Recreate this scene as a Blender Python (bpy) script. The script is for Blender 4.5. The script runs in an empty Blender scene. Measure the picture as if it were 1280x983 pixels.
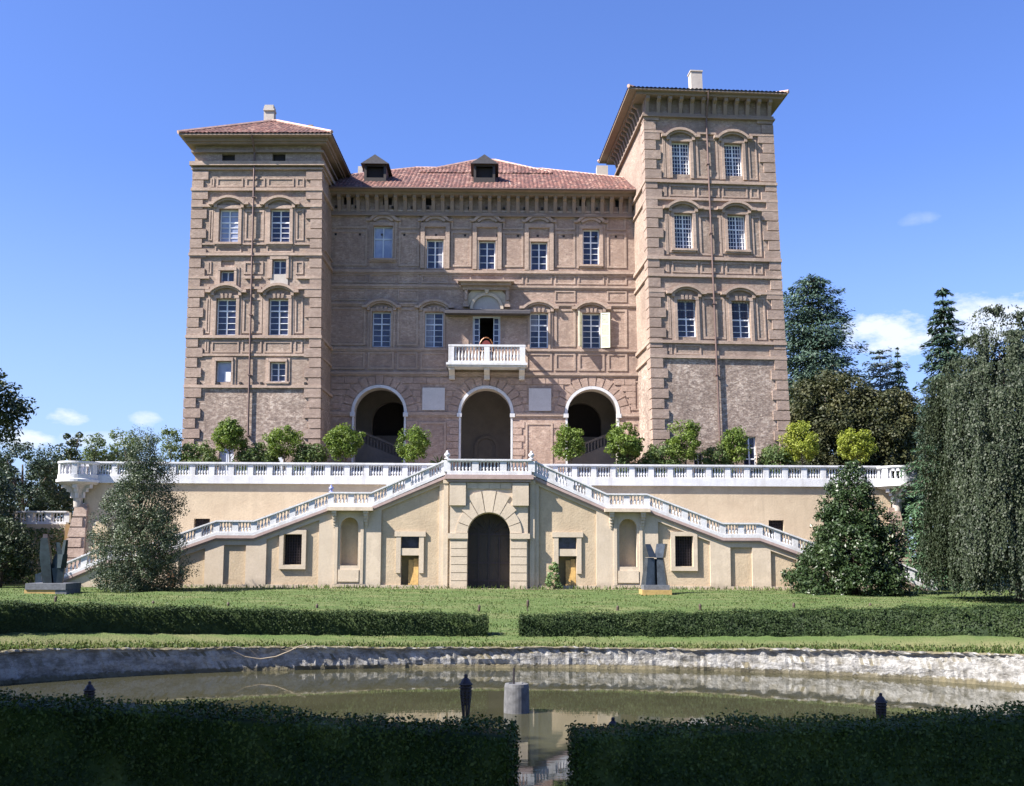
import bpy, math, random
import numpy as np
from mathutils import Vector, Matrix
from mathutils.geometry import tessellate_polygon

PI = math.pi
rad = math.radians
scene = bpy.context.scene
COL = scene.collection
rnd = random.Random(11)

# ------------------------------------------------------------------ camera
EYE = Vector((0.0, 0.0, 3.80))
FPX, CX, CY = 1280.0, 640.0, 557.0
PITCH, YAW, ROLL = math.atan(138.0 / 1280.0), 0.0125, 0.0045
cam_d = bpy.data.cameras.new('camera')
cam_d.sensor_width = 36.0
cam_d.lens = 36.0
cam_d.shift_y = (CY - 491.5) / 1280.0
cam_d.clip_end = 9000.0
cam_d.clip_start = 0.1
cam = bpy.data.objects.new('camera', cam_d)
COL.objects.link(cam)
cam.matrix_world = (Matrix.Translation(EYE) @ Matrix.Rotation(-YAW, 4, 'Z')
                    @ Matrix.Rotation(PI / 2 + PITCH, 4, 'X') @ Matrix.Rotation(ROLL, 4, 'Z'))
scene.camera = cam
CR = cam.matrix_world.to_3x3()


def ray(px, py):
    return (CR @ Vector(((px - CX) / FPX, -(py - CY) / FPX, -1.0))).normalized()


def at(px, py, Y):
    """point of the place seen at photo pixel (px, py), at depth Y"""
    d = ray(px, py)
    return EYE + d * ((Y - EYE.y) / d.y)


# ------------------------------------------------------------------ helpers
def tag(o, label=None, cat=None, group=None, kind=None):
    if label: o['label'] = label
    if cat: o['category'] = cat
    if group: o['group'] = group
    if kind: o['kind'] = kind
    return o


def empty(name, loc=(0, 0, 0), label=None, cat=None, group=None):
    o = bpy.data.objects.new(name, None)
    COL.objects.link(o)
    o.location = loc
    o.empty_display_size = 0.2
    return tag(o, label, cat, group)


def world_of(o):
    m = o.matrix_basis.copy()
    p = o.parent
    while p is not None:
        m = p.matrix_basis @ m
        p = p.parent
    return m


def put(o, parent, M=None):
    M = M if M is not None else Matrix.Identity(4)
    if parent is not None:
        o.parent = parent
        o.matrix_basis = world_of(parent).inverted() @ M
    else:
        o.matrix_basis = M
    return o


class MB:
    def __init__(self):
        self.v, self.f = [], []

    def add(self, vs, fs):
        n = len(self.v)
        self.v += [tuple(p) for p in vs]
        self.f += [tuple(i + n for i in f) for f in fs]
        return self

    def box(self, x0, x1, y0, y1, z0, z1):
        return self.add([(x0, y0, z0), (x1, y0, z0), (x1, y1, z0), (x0, y1, z0), (x0, y0, z1), (x1, y0, z1), (x1, y1, z1), (x0, y1, z1)],
                        [(0, 3, 2, 1), (4, 5, 6, 7), (0, 1, 5, 4), (1, 2, 6, 5), (2, 3, 7, 6), (3, 0, 4, 7)])

    def hexa(self, b, t):
        """bottom ring and top ring, four corners each, counter-clockwise from above"""
        return self.add(list(b) + list(t), [(0, 3, 2, 1), (4, 5, 6, 7), (0, 1, 5, 4), (1, 2, 6, 5), (2, 3, 7, 6), (3, 0, 4, 7)])

    def prism(self, poly, y0, y1):
        """x,z polygon (counter-clockwise seen from -y) extruded from y0 to y1"""
        n = len(poly)
        tris = tessellate_polygon([[Vector((p[0], p[1], 0)) for p in poly]])
        vs = [(p[0], y0, p[1]) for p in poly] + [(p[0], y1, p[1]) for p in poly]
        fs = []
        for t in tris:
            a, b, c = [poly[i] for i in t]
            if (b[0] - a[0]) * (c[1] - a[1]) - (b[1] - a[1]) * (c[0] - a[0]) < 0: t = t[::-1]
            fs.append(tuple(t)); fs.append(tuple(i + n for i in t[::-1]))
        fs += [(i, i + n, (i + 1) % n + n, (i + 1) % n) for i in range(n)]
        return self.add(vs, fs)

    def lathe(self, prof, seg=10, c=(0, 0, 0), cap=True, a0=0.0, a1=2 * PI):
        vs, fs = [], []
        full = abs(a1 - a0 - 2 * PI) < 1e-6
        ns = seg if full else seg + 1
        for r, z in prof:
            for k in range(ns):
                a = a0 + (a1 - a0) * k / seg
                vs.append((c[0] + r * math.cos(a), c[1] + r * math.sin(a), c[2] + z))
        for i in range(len(prof) - 1):
            for k in range(seg):
                k2 = (k + 1) % ns if full else k + 1
                fs.append((i * ns + k, i * ns + k2, (i + 1) * ns + k2, (i + 1) * ns + k))
        if cap and full:
            fs.append(tuple(range(ns))[::-1])
            fs.append(tuple((len(prof) - 1) * ns + k for k in range(ns)))
        return self.add(vs, fs)

    def tube(self, pts, rs, seg=7):
        vs, fs = [], []
        pts = [Vector(p) for p in pts]
        for i, p in enumerate(pts):
            d = (pts[min(i + 1, len(pts) - 1)] - pts[max(i - 1, 0)]).normalized()
            ref = Vector((1, 0, 0)) if abs(d.z) > 0.7 else Vector((0, 0, 1))
            a = d.cross(ref).normalized(); b = d.cross(a).normalized()
            r = rs[i] if hasattr(rs, '__len__') else rs
            for k in range(seg):
                t = 2 * PI * k / seg
                vs.append(tuple(p + a * (r * math.cos(t)) + b * (r * math.sin(t))))
        for i in range(len(pts) - 1):
            for k in range(seg):
                fs.append((i * seg + k, (i + 1) * seg + k, (i + 1) * seg + (k + 1) % seg, i * seg + (k + 1) % seg))
        fs.append(tuple(range(seg))); fs.append(tuple((len(pts) - 1) * seg + k for k in range(seg))[::-1])
        return self.add(vs, fs)

    def wall(self, outline, holes=(), y=0.0, depth=0.25):
        """front sheet at y with holes; each hole gets reveals depth deep (one number or one per hole)"""
        polys = [outline] + list(holes)
        flat = [p for poly in polys for p in poly]
        tris = tessellate_polygon([[Vector((p[0], p[1], 0)) for p in poly] for poly in polys])
        fs = []
        for t in tris:
            a, b, c = [flat[i] for i in t]
            cr = (b[0] - a[0]) * (c[1] - a[1]) - (b[1] - a[1]) * (c[0] - a[0])
            if abs(cr) < 1e-9: continue
            fs.append(tuple(t) if cr > 0 else tuple(t[::-1]))
        self.add([(p[0], y, p[1]) for p in flat], fs)
        for k, h in enumerate(holes):
            d = depth[k] if hasattr(depth, '__len__') else depth
            n = len(h)
            ar = sum(h[i][0] * h[(i + 1) % n][1] - h[(i + 1) % n][0] * h[i][1] for i in range(n))
            q = [(i, (i + 1) % n, (i + 1) % n + n, i + n) for i in range(n)]
            if ar < 0: q = [f[::-1] for f in q]
            self.add([(p[0], y, p[1]) for p in h] + [(p[0], y + d, p[1]) for p in h], q)
        return self

    def build(self, name, mat, parent=None, M=None, smooth=False):
        me = bpy.data.meshes.new(name)
        me.from_pydata(self.v, [], self.f)
        me.update()
        if smooth:
            me.polygons.foreach_set('use_smooth', [True] * len(me.polygons))
        me.materials.append(mat)
        o = bpy.data.objects.new(name, me)
        COL.objects.link(o)
        put(o, parent, M)
        return o


def rect(x0, x1, z0, z1):
    return [(x0, z0), (x1, z0), (x1, z1), (x0, z1)]


def arch_pts(u0, u1, z0, zs, n=20):
    """arched opening: base z0, springing zs, semicircle above"""
    c, r = (u0 + u1) / 2, (u1 - u0) / 2
    return [(u0, z0), (u1, z0)] + [(c + r * math.cos(PI * k / n), zs + r * math.sin(PI * k / n)) for k in range(n + 1)]


def arc_band(c, zc, r0, r1, a0, a1, n=14):
    o = [(c + r1 * math.cos(a0 + (a1 - a0) * k / n), zc + r1 * math.sin(a0 + (a1 - a0) * k / n)) for k in range(n + 1)]
    i = [(c + r0 * math.cos(a0 + (a1 - a0) * k / n), zc + r0 * math.sin(a0 + (a1 - a0) * k / n)) for k in range(n + 1)]
    return o + i[::-1]


def copy_thing(root, M, parent=None):
    """copy of a thing with copies of its parts and sub-parts"""
    c = root.copy(); COL.objects.link(c); c.parent = parent
    if M is not None: c.matrix_basis = M
    for ch in list(root.children):
        d = ch.copy(); COL.objects.link(d); d.parent = c
        for g in list(ch.children):
            e = g.copy(); COL.objects.link(e); e.parent = d
    return c


# ------------------------------------------------------------------ materials
def new_mat(name):
    m = bpy.data.materials.new(name)
    m.use_nodes = True
    nt = m.node_tree
    b = nt.nodes['Principled BSDF']
    return m, nt, b


def N(nt, t, **kw):
    n = nt.nodes.new(t)
    for k, v in kw.items():
        setattr(n, k, v)
    return n


def noise(nt, vec, scale, detail=4.0, rough=0.55):
    n = N(nt, 'ShaderNodeTexNoise')
    n.inputs['Scale'].default_value = scale
    n.inputs['Detail'].default_value = detail
    n.inputs['Roughness'].default_value = rough
    nt.links.new(vec, n.inputs['Vector'])
    return n.outputs['Fac']


def ramp(nt, fac, stops):
    r = N(nt, 'ShaderNodeValToRGB')
    while len(r.color_ramp.elements) < len(stops): r.color_ramp.elements.new(0.5)
    for e, (p, c) in zip(r.color_ramp.elements, stops):
        e.position = p
        e.color = (c[0], c[1], c[2], 1)
    nt.links.new(fac, r.inputs['Fac'])
    return r.outputs['Color']


def mix(nt, fac, a, b, mode='MIX'):
    m = N(nt, 'ShaderNodeMix', data_type='RGBA', blend_type=mode)
    for sock, v in ((m.inputs['Factor'], fac), (m.inputs['A'], a), (m.inputs['B'], b)):
        if isinstance(v, (int, float)): sock.default_value = v
        elif isinstance(v, tuple): sock.default_value = (v[0], v[1], v[2], 1)
        else: nt.links.new(v, sock)
    return m.outputs['Result']


def bump(nt, b, h, strength=0.4, dist=0.03):
    n = N(nt, 'ShaderNodeBump')
    n.inputs['Strength'].default_value = strength
    n.inputs['Distance'].default_value = dist
    nt.links.new(h, n.inputs['Height'])
    nt.links.new(n.outputs['Normal'], b.inputs['Normal'])


def pos(nt):
    return N(nt, 'ShaderNodeNewGeometry').outputs['Position']


def scaled(nt, vec, s):
    m = N(nt, 'ShaderNodeMapping')
    m.inputs['Scale'].default_value = s
    nt.links.new(vec, m.inputs['Vector'])
    return m.outputs['Vector']


def brick_mat(name, c1, c2, mortar, dark, msize=0.012, rubble=0.35, bs=0.5, stain=0.72):
    c1, c2, mortar, dark = (tuple((q * .88 + (c[0] + c[1] + c[2]) / 3 * .12) * 1.22 for q in c) for c in (c1, c2, mortar, dark))
    m, nt, b = new_mat(name)
    p = pos(nt)
    sx = N(nt, 'ShaderNodeSeparateXYZ'); nt.links.new(p, sx.inputs[0])
    ad = N(nt, 'ShaderNodeMath', operation='ADD'); nt.links.new(sx.outputs['X'], ad.inputs[0]); nt.links.new(sx.outputs['Y'], ad.inputs[1])
    cb = N(nt, 'ShaderNodeCombineXYZ'); nt.links.new(ad.outputs[0], cb.inputs['X']); nt.links.new(sx.outputs['Z'], cb.inputs['Y'])
    bt = N(nt, 'ShaderNodeTexBrick')
    bt.inputs['Scale'].default_value = 1.0
    bt.inputs['Brick Width'].default_value = 0.27
    bt.inputs['Row Height'].default_value = 0.085
    bt.inputs['Mortar Size'].default_value = msize
    bt.inputs['Bias'].default_value = 0.0
    for k, v in (('Color1', c1), ('Color2', c2), ('Mortar', mortar)): bt.inputs[k].default_value = (*v, 1)
    nt.links.new(cb.outputs[0], bt.inputs['Vector'])
    n1 = noise(nt, scaled(nt, p, (1, 1, 1.6)), 3.2, 6, 0.65)
    n2 = noise(nt, p, 0.42, 7, 0.68)
    n3 = noise(nt, scaled(nt, p, (2.0, 2.0, 0.25)), 0.8, 4, 0.6)
    n4 = noise(nt, scaled(nt, p, (1, 1, 2.2)), 5.5, 3, 0.7)
    col = mix(nt, rubble, bt.outputs['Color'], ramp(nt, n1, [(0.36, dark), (0.5, c1), (0.64, mortar)]))
    # single stones picked out pale in the mortar
    col = mix(nt, ramp(nt, n4, [(0.57, (0, 0, 0)), (0.66, (rubble, rubble, rubble))]), col, tuple(min(1, q * 1.35) for q in mortar))
    col = mix(nt, ramp(nt, n4, [(0.34, (rubble, rubble, rubble)), (0.44, (0, 0, 0))]), col, tuple(q * 0.6 for q in dark))
    col = mix(nt, ramp(nt, n2, [(0.38, (0, 0, 0)), (0.68, (stain, stain, stain))]), col, dark)
    col = mix(nt, ramp(nt, n3, [(0.52, (0, 0, 0)), (0.75, (stain * .6,) * 3)]), col, dark)
    nt.links.new(col, b.inputs['Base Color'])
    b.inputs['Roughness'].default_value = 0.92
    h = mix(nt, 0.5, bt.outputs['Fac'], n1)
    bump(nt, b, h, bs, 0.09)
    return m


def plaster_mat(name, c, c2, rough=0.9, s1=1.2, s2=9.0, bs=0.25, streak=0.25, dark=None, damp=0.0):
    m, nt, b = new_mat(name)
    p = pos(nt)
    n1 = noise(nt, p, s1, 6, 0.6)
    n2 = noise(nt, p, s2, 5, 0.6)
    n3 = noise(nt, scaled(nt, p, (1.6, 1.6, 0.16)), 1.3, 5, 0.65)
    col = ramp(nt, n1, [(0.3, c2), (0.62, c)])
    dk = dark or tuple(q * 0.62 for q in c)
    col = mix(nt, ramp(nt, n3, [(0.5, (0, 0, 0)), (0.78, (streak,) * 3)]), col, dk)
    col = mix(nt, ramp(nt, n2, [(0.35, (0.22,) * 3), (0.55, (0, 0, 0))]), col, dk)
    if damp:
        sx = N(nt, 'ShaderNodeSeparateXYZ'); nt.links.new(p, sx.inputs[0])
        mr = N(nt, 'ShaderNodeMapRange'); mr.inputs['From Min'].default_value = 1.8; mr.inputs['From Max'].default_value = 3.2
        nt.links.new(sx.outputs['Z'], mr.inputs['Value'])
        sb = N(nt, 'ShaderNodeMath', operation='SUBTRACT'); nt.links.new(noise(nt, p, 1.1, 6, .7), sb.inputs[0]); nt.links.new(mr.outputs[0], sb.inputs[1])
        col = mix(nt, ramp(nt, sb.outputs[0], [(0.12, (0, 0, 0)), (0.42, (damp,) * 3)]), col, tuple(q * .6 for q in c2))
        n6 = noise(nt, p, .55, 7, .72)
        col = mix(nt, ramp(nt, n6, [(0.56, (0, 0, 0)), (0.60, (damp * .5,) * 3), (0.68, (damp * .5,) * 3), (0.7, (0, 0, 0))]), col, tuple(min(1, q * 1.25) for q in c))
    nt.links.new(col, b.inputs['Base Color'])
    b.inputs['Roughness'].default_value = rough
    bump(nt, b, mix(nt, 0.5, n1, n2), bs, 0.08)
    return m


def flat_mat(name, c, rough=0.6, metallic=0.0, var=0.15, scale=6.0, bs=0.1):
    m, nt, b = new_mat(name)
    n1 = noise(nt, pos(nt), scale, 5, 0.6)
    col = ramp(nt, n1, [(0.3, tuple(q * (1 - var) for q in c)), (0.7, tuple(min(1, q * (1 + var)) for q in c))])
    nt.links.new(col, b.inputs['Base Color'])
    b.inputs['Roughness'].default_value = rough
    b.inputs['Metallic'].default_value = metallic
    if bs: bump(nt, b, n1, bs, 0.02)
    return m


def leaf_mat(name, dark, mid, light, rough=0.55, trans=0.25, spec=0.3, nscale=0.9):
    m, nt, b = new_mat(name)
    g = N(nt, 'ShaderNodeNewGeometry')
    n1 = noise(nt, g.outputs['Position'], nscale, 3, 0.6)
    r1 = ramp(nt, g.outputs['Random Per Island'], [(0.0, dark), (0.5, mid), (1.0, light)])
    r2 = ramp(nt, n1, [(0.35, dark), (0.5, mid), (0.68, light)])
    col = mix(nt, 0.45, r1, r2)
    nt.links.new(col, b.inputs['Base Color'])
    b.inputs['Roughness'].default_value = rough
    b.inputs['Specular IOR Level'].default_value = spec
    if trans > 0:
        t = N(nt, 'ShaderNodeBsdfTranslucent')
        nt.links.new(mix(nt, 1.0, col, (1.25, 1.35, 0.6), 'MULTIPLY'), t.inputs['Color'])
        ms = N(nt, 'ShaderNodeMixShader'); ms.inputs['Fac'].default_value = trans
        nt.links.new(b.outputs[0], ms.inputs[1]); nt.links.new(t.outputs[0], ms.inputs[2])
        nt.links.new(ms.outputs[0], nt.nodes['Material Output'].inputs['Surface'])
    return m


BR = dict(
    tower=brick_mat('tower_brick', (.26, .184, .138), (.325, .235, .177), (.40, .315, .25), (.165, .113, .087), rubble=.55, bs=.8),
    rubble=brick_mat('rubble_brick', (.245, .172, .134), (.31, .224, .178), (.47, .385, .315), (.125, .086, .068), msize=.02, rubble=.75, bs=.8),
    main=brick_mat('facade_brick', (.31, .205, .153), (.37, .253, .19), (.44, .335, .262), (.19, .126, .097), rubble=.55, bs=.8),
    rustic=brick_mat('rustic_brick', (.295, .195, .15), (.35, .24, .186), (.40, .30, .24), (.19, .128, .10), rubble=.45, bs=.6),
    quoin=brick_mat('quoin_brick', (.265, .183, .14), (.315, .224, .175), (.37, .28, .228), (.175, .12, .095), rubble=.4, bs=.6),
    trim=brick_mat('trim_brick', (.30, .213, .162), (.355, .26, .203), (.40, .297, .235), (.195, .135, .103), rubble=.35, bs=.5),
)
M_PLAS = plaster_mat('cream_plaster', (.455, .36, .25), (.395, .305, .208), streak=.42, s1=.8, bs=.45, damp=.5)
M_PLAS2 = plaster_mat('pale_plaster', (.505, .418, .322), (.45, .368, .278), streak=.42, bs=.2, damp=.6)
M_GREYP = plaster_mat('grey_plaster', (.42, .38, .34), (.36, .32, .29), streak=.3)
M_STONE = plaster_mat('white_stone', (.57, .57, .59), (.49, .487, .50), s1=2.5, s2=14, bs=.25, streak=.7, dark=(.33, .31, .29))
M_PINK = plaster_mat('pink_stone', (.36, .27, .25), (.31, .225, .205), s1=2.5, bs=.15)
M_PLAQUE = plaster_mat('grey_stone_panel', (.52, .49, .48), (.46, .43, .42), s1=2.0, bs=.1, streak=.35)
M_ROOF = None
M_DARK = flat_mat('attic_dark', (.022, .018, .02), .9)
M_DWOOD = flat_mat('dark_oak', (.026, .019, .016), .6, scale=9)
M_YWOOD = flat_mat('yellow_boards', (.40, .255, .085), .65, scale=5, var=.22)
M_WHITE = flat_mat('white_paint', (.72, .73, .76), .5, var=.06)
M_BLUEP = flat_mat('grey_blue_paint', (.50, .54, .62), .5, var=.08)
M_SHUT = flat_mat('pale_green_shutter', (.62, .64, .52), .6, var=.1)
M_IRON = flat_mat('dark_iron', (.05, .04, .045), .5, .6)
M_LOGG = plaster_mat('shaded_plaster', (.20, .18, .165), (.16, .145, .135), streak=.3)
M_PIPE = flat_mat('copper_pipe', (.13, .085, .075), .6, .3)
M_CANOPY = flat_mat('dark_slate', (.055, .05, .055), .6, var=.25)
M_BRONZE = flat_mat('bronze', (.06, .072, .088), .38, .55, var=.45, scale=2.2, bs=.3)
M_BRONZE2 = flat_mat('green_bronze', (.024, .038, .043), .5, .35, var=.45, scale=2.6, bs=.3)
M_PLINTH = flat_mat('grey_plinth', (.10, .105, .12), .8, var=.3)
M_YELLOW = flat_mat('ochre_base', (.36, .24, .085), .8, var=.2)
M_BAMBOO = flat_mat('dark_bamboo', (.055, .036, .025), .7, var=.35, scale=30)
M_CONC = flat_mat('mossy_concrete', (.10, .10, .105), .9, var=.35, scale=7, bs=.4)
M_BARK = flat_mat('bark', (.075, .058, .046), .95, var=.35, scale=5, bs=.6)
M_DRYW = flat_mat('dry_branch', (.25, .205, .15), .9)
M_GOLD = flat_mat('gilt_wood', (.22, .085, .03), .4, .2)

m, nt, b = new_mat('window_glass')
n1 = noise(nt, pos(nt), 2.3, 3)
nt.links.new(ramp(nt, n1, [(0.35, (.008, .010, .028)), (0.65, (.028, .034, .075))]), b.inputs['Base Color'])
b.inputs['Roughness'].default_value = 0.12
b.inputs['Specular IOR Level'].default_value = 0.5
bump(nt, b, noise(nt, pos(nt), 1.7, 3), 0.16, 0.08)
M_GLASS = m
m, nt, b = new_mat('curtained_glass')
n1 = noise(nt, pos(nt), 1.6, 3)
nt.links.new(ramp(nt, n1, [(0.35, (.17, .20, .30)), (0.65, (.27, .30, .40))]), b.inputs['Base Color'])
b.inputs['Roughness'].default_value = 0.18
b.inputs['Specular IOR Level'].default_value = 0.8
M_GLASSC = m

# roof tiles
m, nt, b = new_mat('roof_tiles')
p = pos(nt)
v = N(nt, 'ShaderNodeTexVoronoi'); v.inputs['Scale'].default_value = 4.2
nt.links.new(scaled(nt, p, (1, .75, .75)), v.inputs['Vector'])
hs = N(nt, 'ShaderNodeSeparateColor'); nt.links.new(v.outputs['Color'], hs.inputs[0])
col = ramp(nt, hs.outputs[0], [(0.0, (.038, .018, .016)), (0.4, (.10, .038, .030)), (0.75, (.15, .062, .046)), (1.0, (.25, .15, .115))])
col = mix(nt, ramp(nt, noise(nt, p, .5, 5), [(0.45, (0, 0, 0)), (0.7, (.5,) * 3)]), col, (.085, .045, .042))
nt.links.new(col, b.inputs['Base Color']); b.inputs['Roughness'].default_value = .9
bump(nt, b, hs.outputs[1], .7, .06)
M_ROOF = m

# water: murky pond
m, nt, b = new_mat('pond_water')
p = pos(nt)
n1 = noise(nt, scaled(nt, p, (1, 1, 1)), .35, 4)
nt.links.new(ramp(nt, n1, [(0.35, (.038, .037, .021)), (0.65, (.050, .048, .028))]), b.inputs['Base Color'])
b.inputs['Roughness'].default_value = .025
b.inputs['IOR'].default_value = 1.33
bump(nt, b, noise(nt, scaled(nt, p, (.8, 2.2, 1)), 1.1, 3), .02, .05)
M_WATER = m

# lawn
m, nt, b = new_mat('lawn_grass')
p = pos(nt)
n1 = noise(nt, p, .22, 5, .6); n2 = noise(nt, p, 2.4, 6, .7); n3 = noise(nt, scaled(nt, p, (1, .5, 1)), 18, 4, .7)
col = ramp(nt, n1, [(0.3, (.062, .105, .028)), (0.5, (.078, .122, .036)), (0.72, (.115, .14, .052))])
col = mix(nt, .4, col, ramp(nt, n2, [(0.3, (.042, .085, .022)), (0.55, (.066, .112, .034)), (0.75, (.14, .145, .068))]))
col = mix(nt, .55, col, ramp(nt, n3, [(0.3, (.042, .075, .02)), (0.7, (.12, .155, .055))]))
vm = N(nt, 'ShaderNodeMapping'); vm.inputs['Location'].default_value = (-.4 / 17.0, -26.0 / 9.5, 0); vm.inputs['Scale'].default_value = (1 / 17.0, 1 / 9.5, 0)
nt.links.new(p, vm.inputs['Vector'])
ln = N(nt, 'ShaderNodeVectorMath', operation='LENGTH'); nt.links.new(vm.outputs[0], ln.inputs[0])
sm = N(nt, 'ShaderNodeMath', operation='MULTIPLY_ADD'); sm.inputs[1].default_value = .12; nt.links.new(n2, sm.inputs[0]); nt.links.new(ln.outputs['Value'], sm.inputs[2])
hf = N(nt, 'ShaderNodeMath', operation='MULTIPLY'); hf.inputs[1].default_value = .45; nt.links.new(sm.outputs[0], hf.inputs[0])
col = mix(nt, ramp(nt, hf.outputs[0], [(.0, (.8,) * 3), (.485, (.8,) * 3), (.53, (0, 0, 0))]), col, (.155, .135, .07))
n5 = noise(nt, scaled(nt, p, (.5, 1.3, 1)), .55, 6, .7)
col = mix(nt, ramp(nt, n5, [(0.48, (0, 0, 0)), (0.64, (.65,) * 3)]), col, (.17, .165, .08))
nt.links.new(col, b.inputs['Base Color']); b.inputs['Roughness'].default_value = .85
b.inputs['Specular IOR Level'].default_value = .15
bump(nt, b, mix(nt, .6, n2, n3), .9, .12)
M_LAWN = m

# pond bank: broken whitish render over stone
m, nt, b = new_mat('pond_bank_render')
p = pos(nt)
n1 = noise(nt, scaled(nt, p, (1, 1, 2.2)), 1.7, 7, .72); n2 = noise(nt, p, 8, 5, .65)
sx = N(nt, 'ShaderNodeSeparateXYZ'); nt.links.new(p, sx.inputs[0])
zz = N(nt, 'ShaderNodeMapRange'); zz.inputs['From Min'].default_value = 0.0; zz.inputs['From Max'].default_value = .62
nt.links.new(sx.outputs['Z'], zz.inputs['Value'])
col = ramp(nt, n1, [(0.34, (.13, .12, .10)), (0.46, (.24, .23, .215)), (0.56, (.37, .36, .345)), (0.75, (.47, .46, .445))])
col = mix(nt, ramp(nt, n2, [(0.28, (.75,) * 3), (0.42, (0, 0, 0))]), col, (.12, .11, .09))
ad = N(nt, 'ShaderNodeMath', operation='ADD'); nt.links.new(zz.outputs[0], ad.inputs[0])
ml = N(nt, 'ShaderNodeMath', operation='MULTIPLY_ADD'); ml.inputs[1].default_value = .5; ml.inputs[2].default_value = -.25
nt.links.new(n2, ml.inputs[0]); nt.links.new(ml.outputs[0], ad.inputs[1])
# waterline tide mark and soil at the lip
col = mix(nt, ramp(nt, ad.outputs[0], [(0.16, (.9,) * 3), (0.26, (0, 0, 0))]), col, (.10, .085, .045))
vo = N(nt, 'ShaderNodeTexVoronoi', feature='DISTANCE_TO_EDGE'); vo.inputs['Scale'].default_value = 1.9
dv = N(nt, 'ShaderNodeVectorMath', operation='MULTIPLY_ADD'); dv.inputs[1].default_value = (1.1, 1.1, .8)
nn3 = N(nt, 'ShaderNodeTexNoise'); nn3.inputs['Scale'].default_value = 2.5; nt.links.new(p, nn3.inputs['Vector'])
nt.links.new(nn3.outputs['Color'], dv.inputs[0]); nt.links.new(p, dv.inputs[2]); nt.links.new(dv.outputs[0], vo.inputs['Vector'])
col = mix(nt, ramp(nt, vo.outputs['Distance'], [(0.0, (.35,) * 3), (0.035, (0, 0, 0))]), col, (.10, .09, .075))
gn = N(nt, 'ShaderNodeNewGeometry'); sn = N(nt, 'ShaderNodeSeparateXYZ'); nt.links.new(gn.outputs['Normal'], sn.inputs[0])
col = mix(nt, ramp(nt, sn.outputs['Z'], [(0.15, (0, 0, 0)), (0.4, (.95,) * 3)]), col, (.13, .11, .065))
nt.links.new(col, b.inputs['Base Color']); b.inputs['Roughness'].default_value = .95
bump(nt, b, mix(nt, .4, n1, n2), 1.0, .12)
M_BANK = m
M_GRAVEL = flat_mat('pale_gravel', (.36, .31, .25), .95, var=.25, scale=12, bs=.3)

LF = dict(
    orange=leaf_mat('citrus_leaves', (.04, .075, .012), (.10, .155, .028), (.19, .235, .05), trans=.3),
    yellow=leaf_mat('yellowgreen_leaves', (.085, .12, .015), (.20, .235, .03), (.30, .315, .055), trans=.3),
    bush=leaf_mat('laurel_leaves', (.035, .06, .02), (.075, .115, .036), (.14, .18, .06), trans=.2),
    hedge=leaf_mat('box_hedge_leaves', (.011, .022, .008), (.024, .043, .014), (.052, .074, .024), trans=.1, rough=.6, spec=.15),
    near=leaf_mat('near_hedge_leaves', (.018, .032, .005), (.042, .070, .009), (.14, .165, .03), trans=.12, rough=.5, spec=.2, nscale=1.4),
    magnolia=leaf_mat('magnolia_leaves', (.014, .028, .010), (.028, .052, .017), (.058, .082, .032), trans=.06, rough=.40, spec=.32),
    beech=leaf_mat('weeping_beech_leaves', (.013, .021, .010), (.027, .040, .019), (.056, .068, .036), trans=.12, nscale=.7),
    cedar=leaf_mat('cedar_needles', (.022, .045, .034), (.045, .082, .058), (.085, .13, .09), trans=.05, nscale=.35),
    blue=leaf_mat('blue_cedar_needles', (.06, .085, .09), (.10, .14, .15), (.16, .20, .21), trans=.05, nscale=.35),
    spruce=leaf_mat('spruce_needles', (.018, .04, .028), (.034, .066, .042), (.065, .10, .066), trans=.05, nscale=.4),
    lowcedar=leaf_mat('green_cedar_needles', (.03, .065, .032), (.055, .11, .052), (.09, .15, .075), trans=.08, nscale=.5),
    holm=leaf_mat('dark_oak_leaves', (.016, .027, .012), (.032, .050, .020), (.062, .08, .032), trans=.1, nscale=.35),
    brown=leaf_mat('bronze_green_leaves', (.020, .027, .011), (.042, .049, .019), (.09, .085, .033), trans=.12, nscale=.35),
    leftdark=leaf_mat('deep_green_leaves', (.014, .028, .016), (.027, .048, .026), (.05, .074, .04), trans=.1, nscale=.4),
    yew=leaf_mat('grey_green_leaves', (.026, .042, .022), (.055, .080, .042), (.105, .122, .065), trans=.1, rough=.5, spec=.35),
    loose=leaf_mat('light_green_leaves', (.042, .065, .025), (.085, .12, .042), (.14, .17, .068), trans=.3),
    vine=leaf_mat('vine_leaves', (.06, .11, .035), (.12, .19, .07), (.20, .27, .11), trans=.25),
    grass=leaf_mat('grass_blades', (.045, .08, .018), (.082, .125, .034), (.155, .16, .066), trans=.25),
)

# ================================================================== THE CASTLE
class Face:
    """a facade: local x along the wall, y into the building, z up"""
    def __init__(self, x, y, rot=0.0):
        self.M = Matrix.Translation((x, y, 0)) @ Matrix.Rotation(rot, 4, 'Z')
        self.I = self.M.inverted()

    def uz(self, px, py, y=0.0):
        e = self.I @ EYE
        d = self.I.to_3x3() @ ray(px, py)
        p = e + d * ((y - e.y) / d.y)
        return p.x, p.z

    def at(self, u, z, y=0.0):
        return self.M @ Matrix.Translation((u, y, z))


FLOOR = 8.85                       # level of the upper terrace
castle = empty('castle', (-1.0, 74, FLOOR), 'large brick castle with two square towers, red tiled roofs and three tall arches', 'castle')


FACE_PARTS = []


def cpart(mb, name, mat, face, parent=None, u=0, z=0, smooth=False):
    return keep(face, mb.build(name, mat, parent or castle, face.at(u, z), smooth))


def keep(face, o):
    FACE_PARTS.append((face, o))
    return o


M_CURT = flat_mat('curtain_behind_glass', (.16, .17, .22), .35, var=.25, scale=5)


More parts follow.
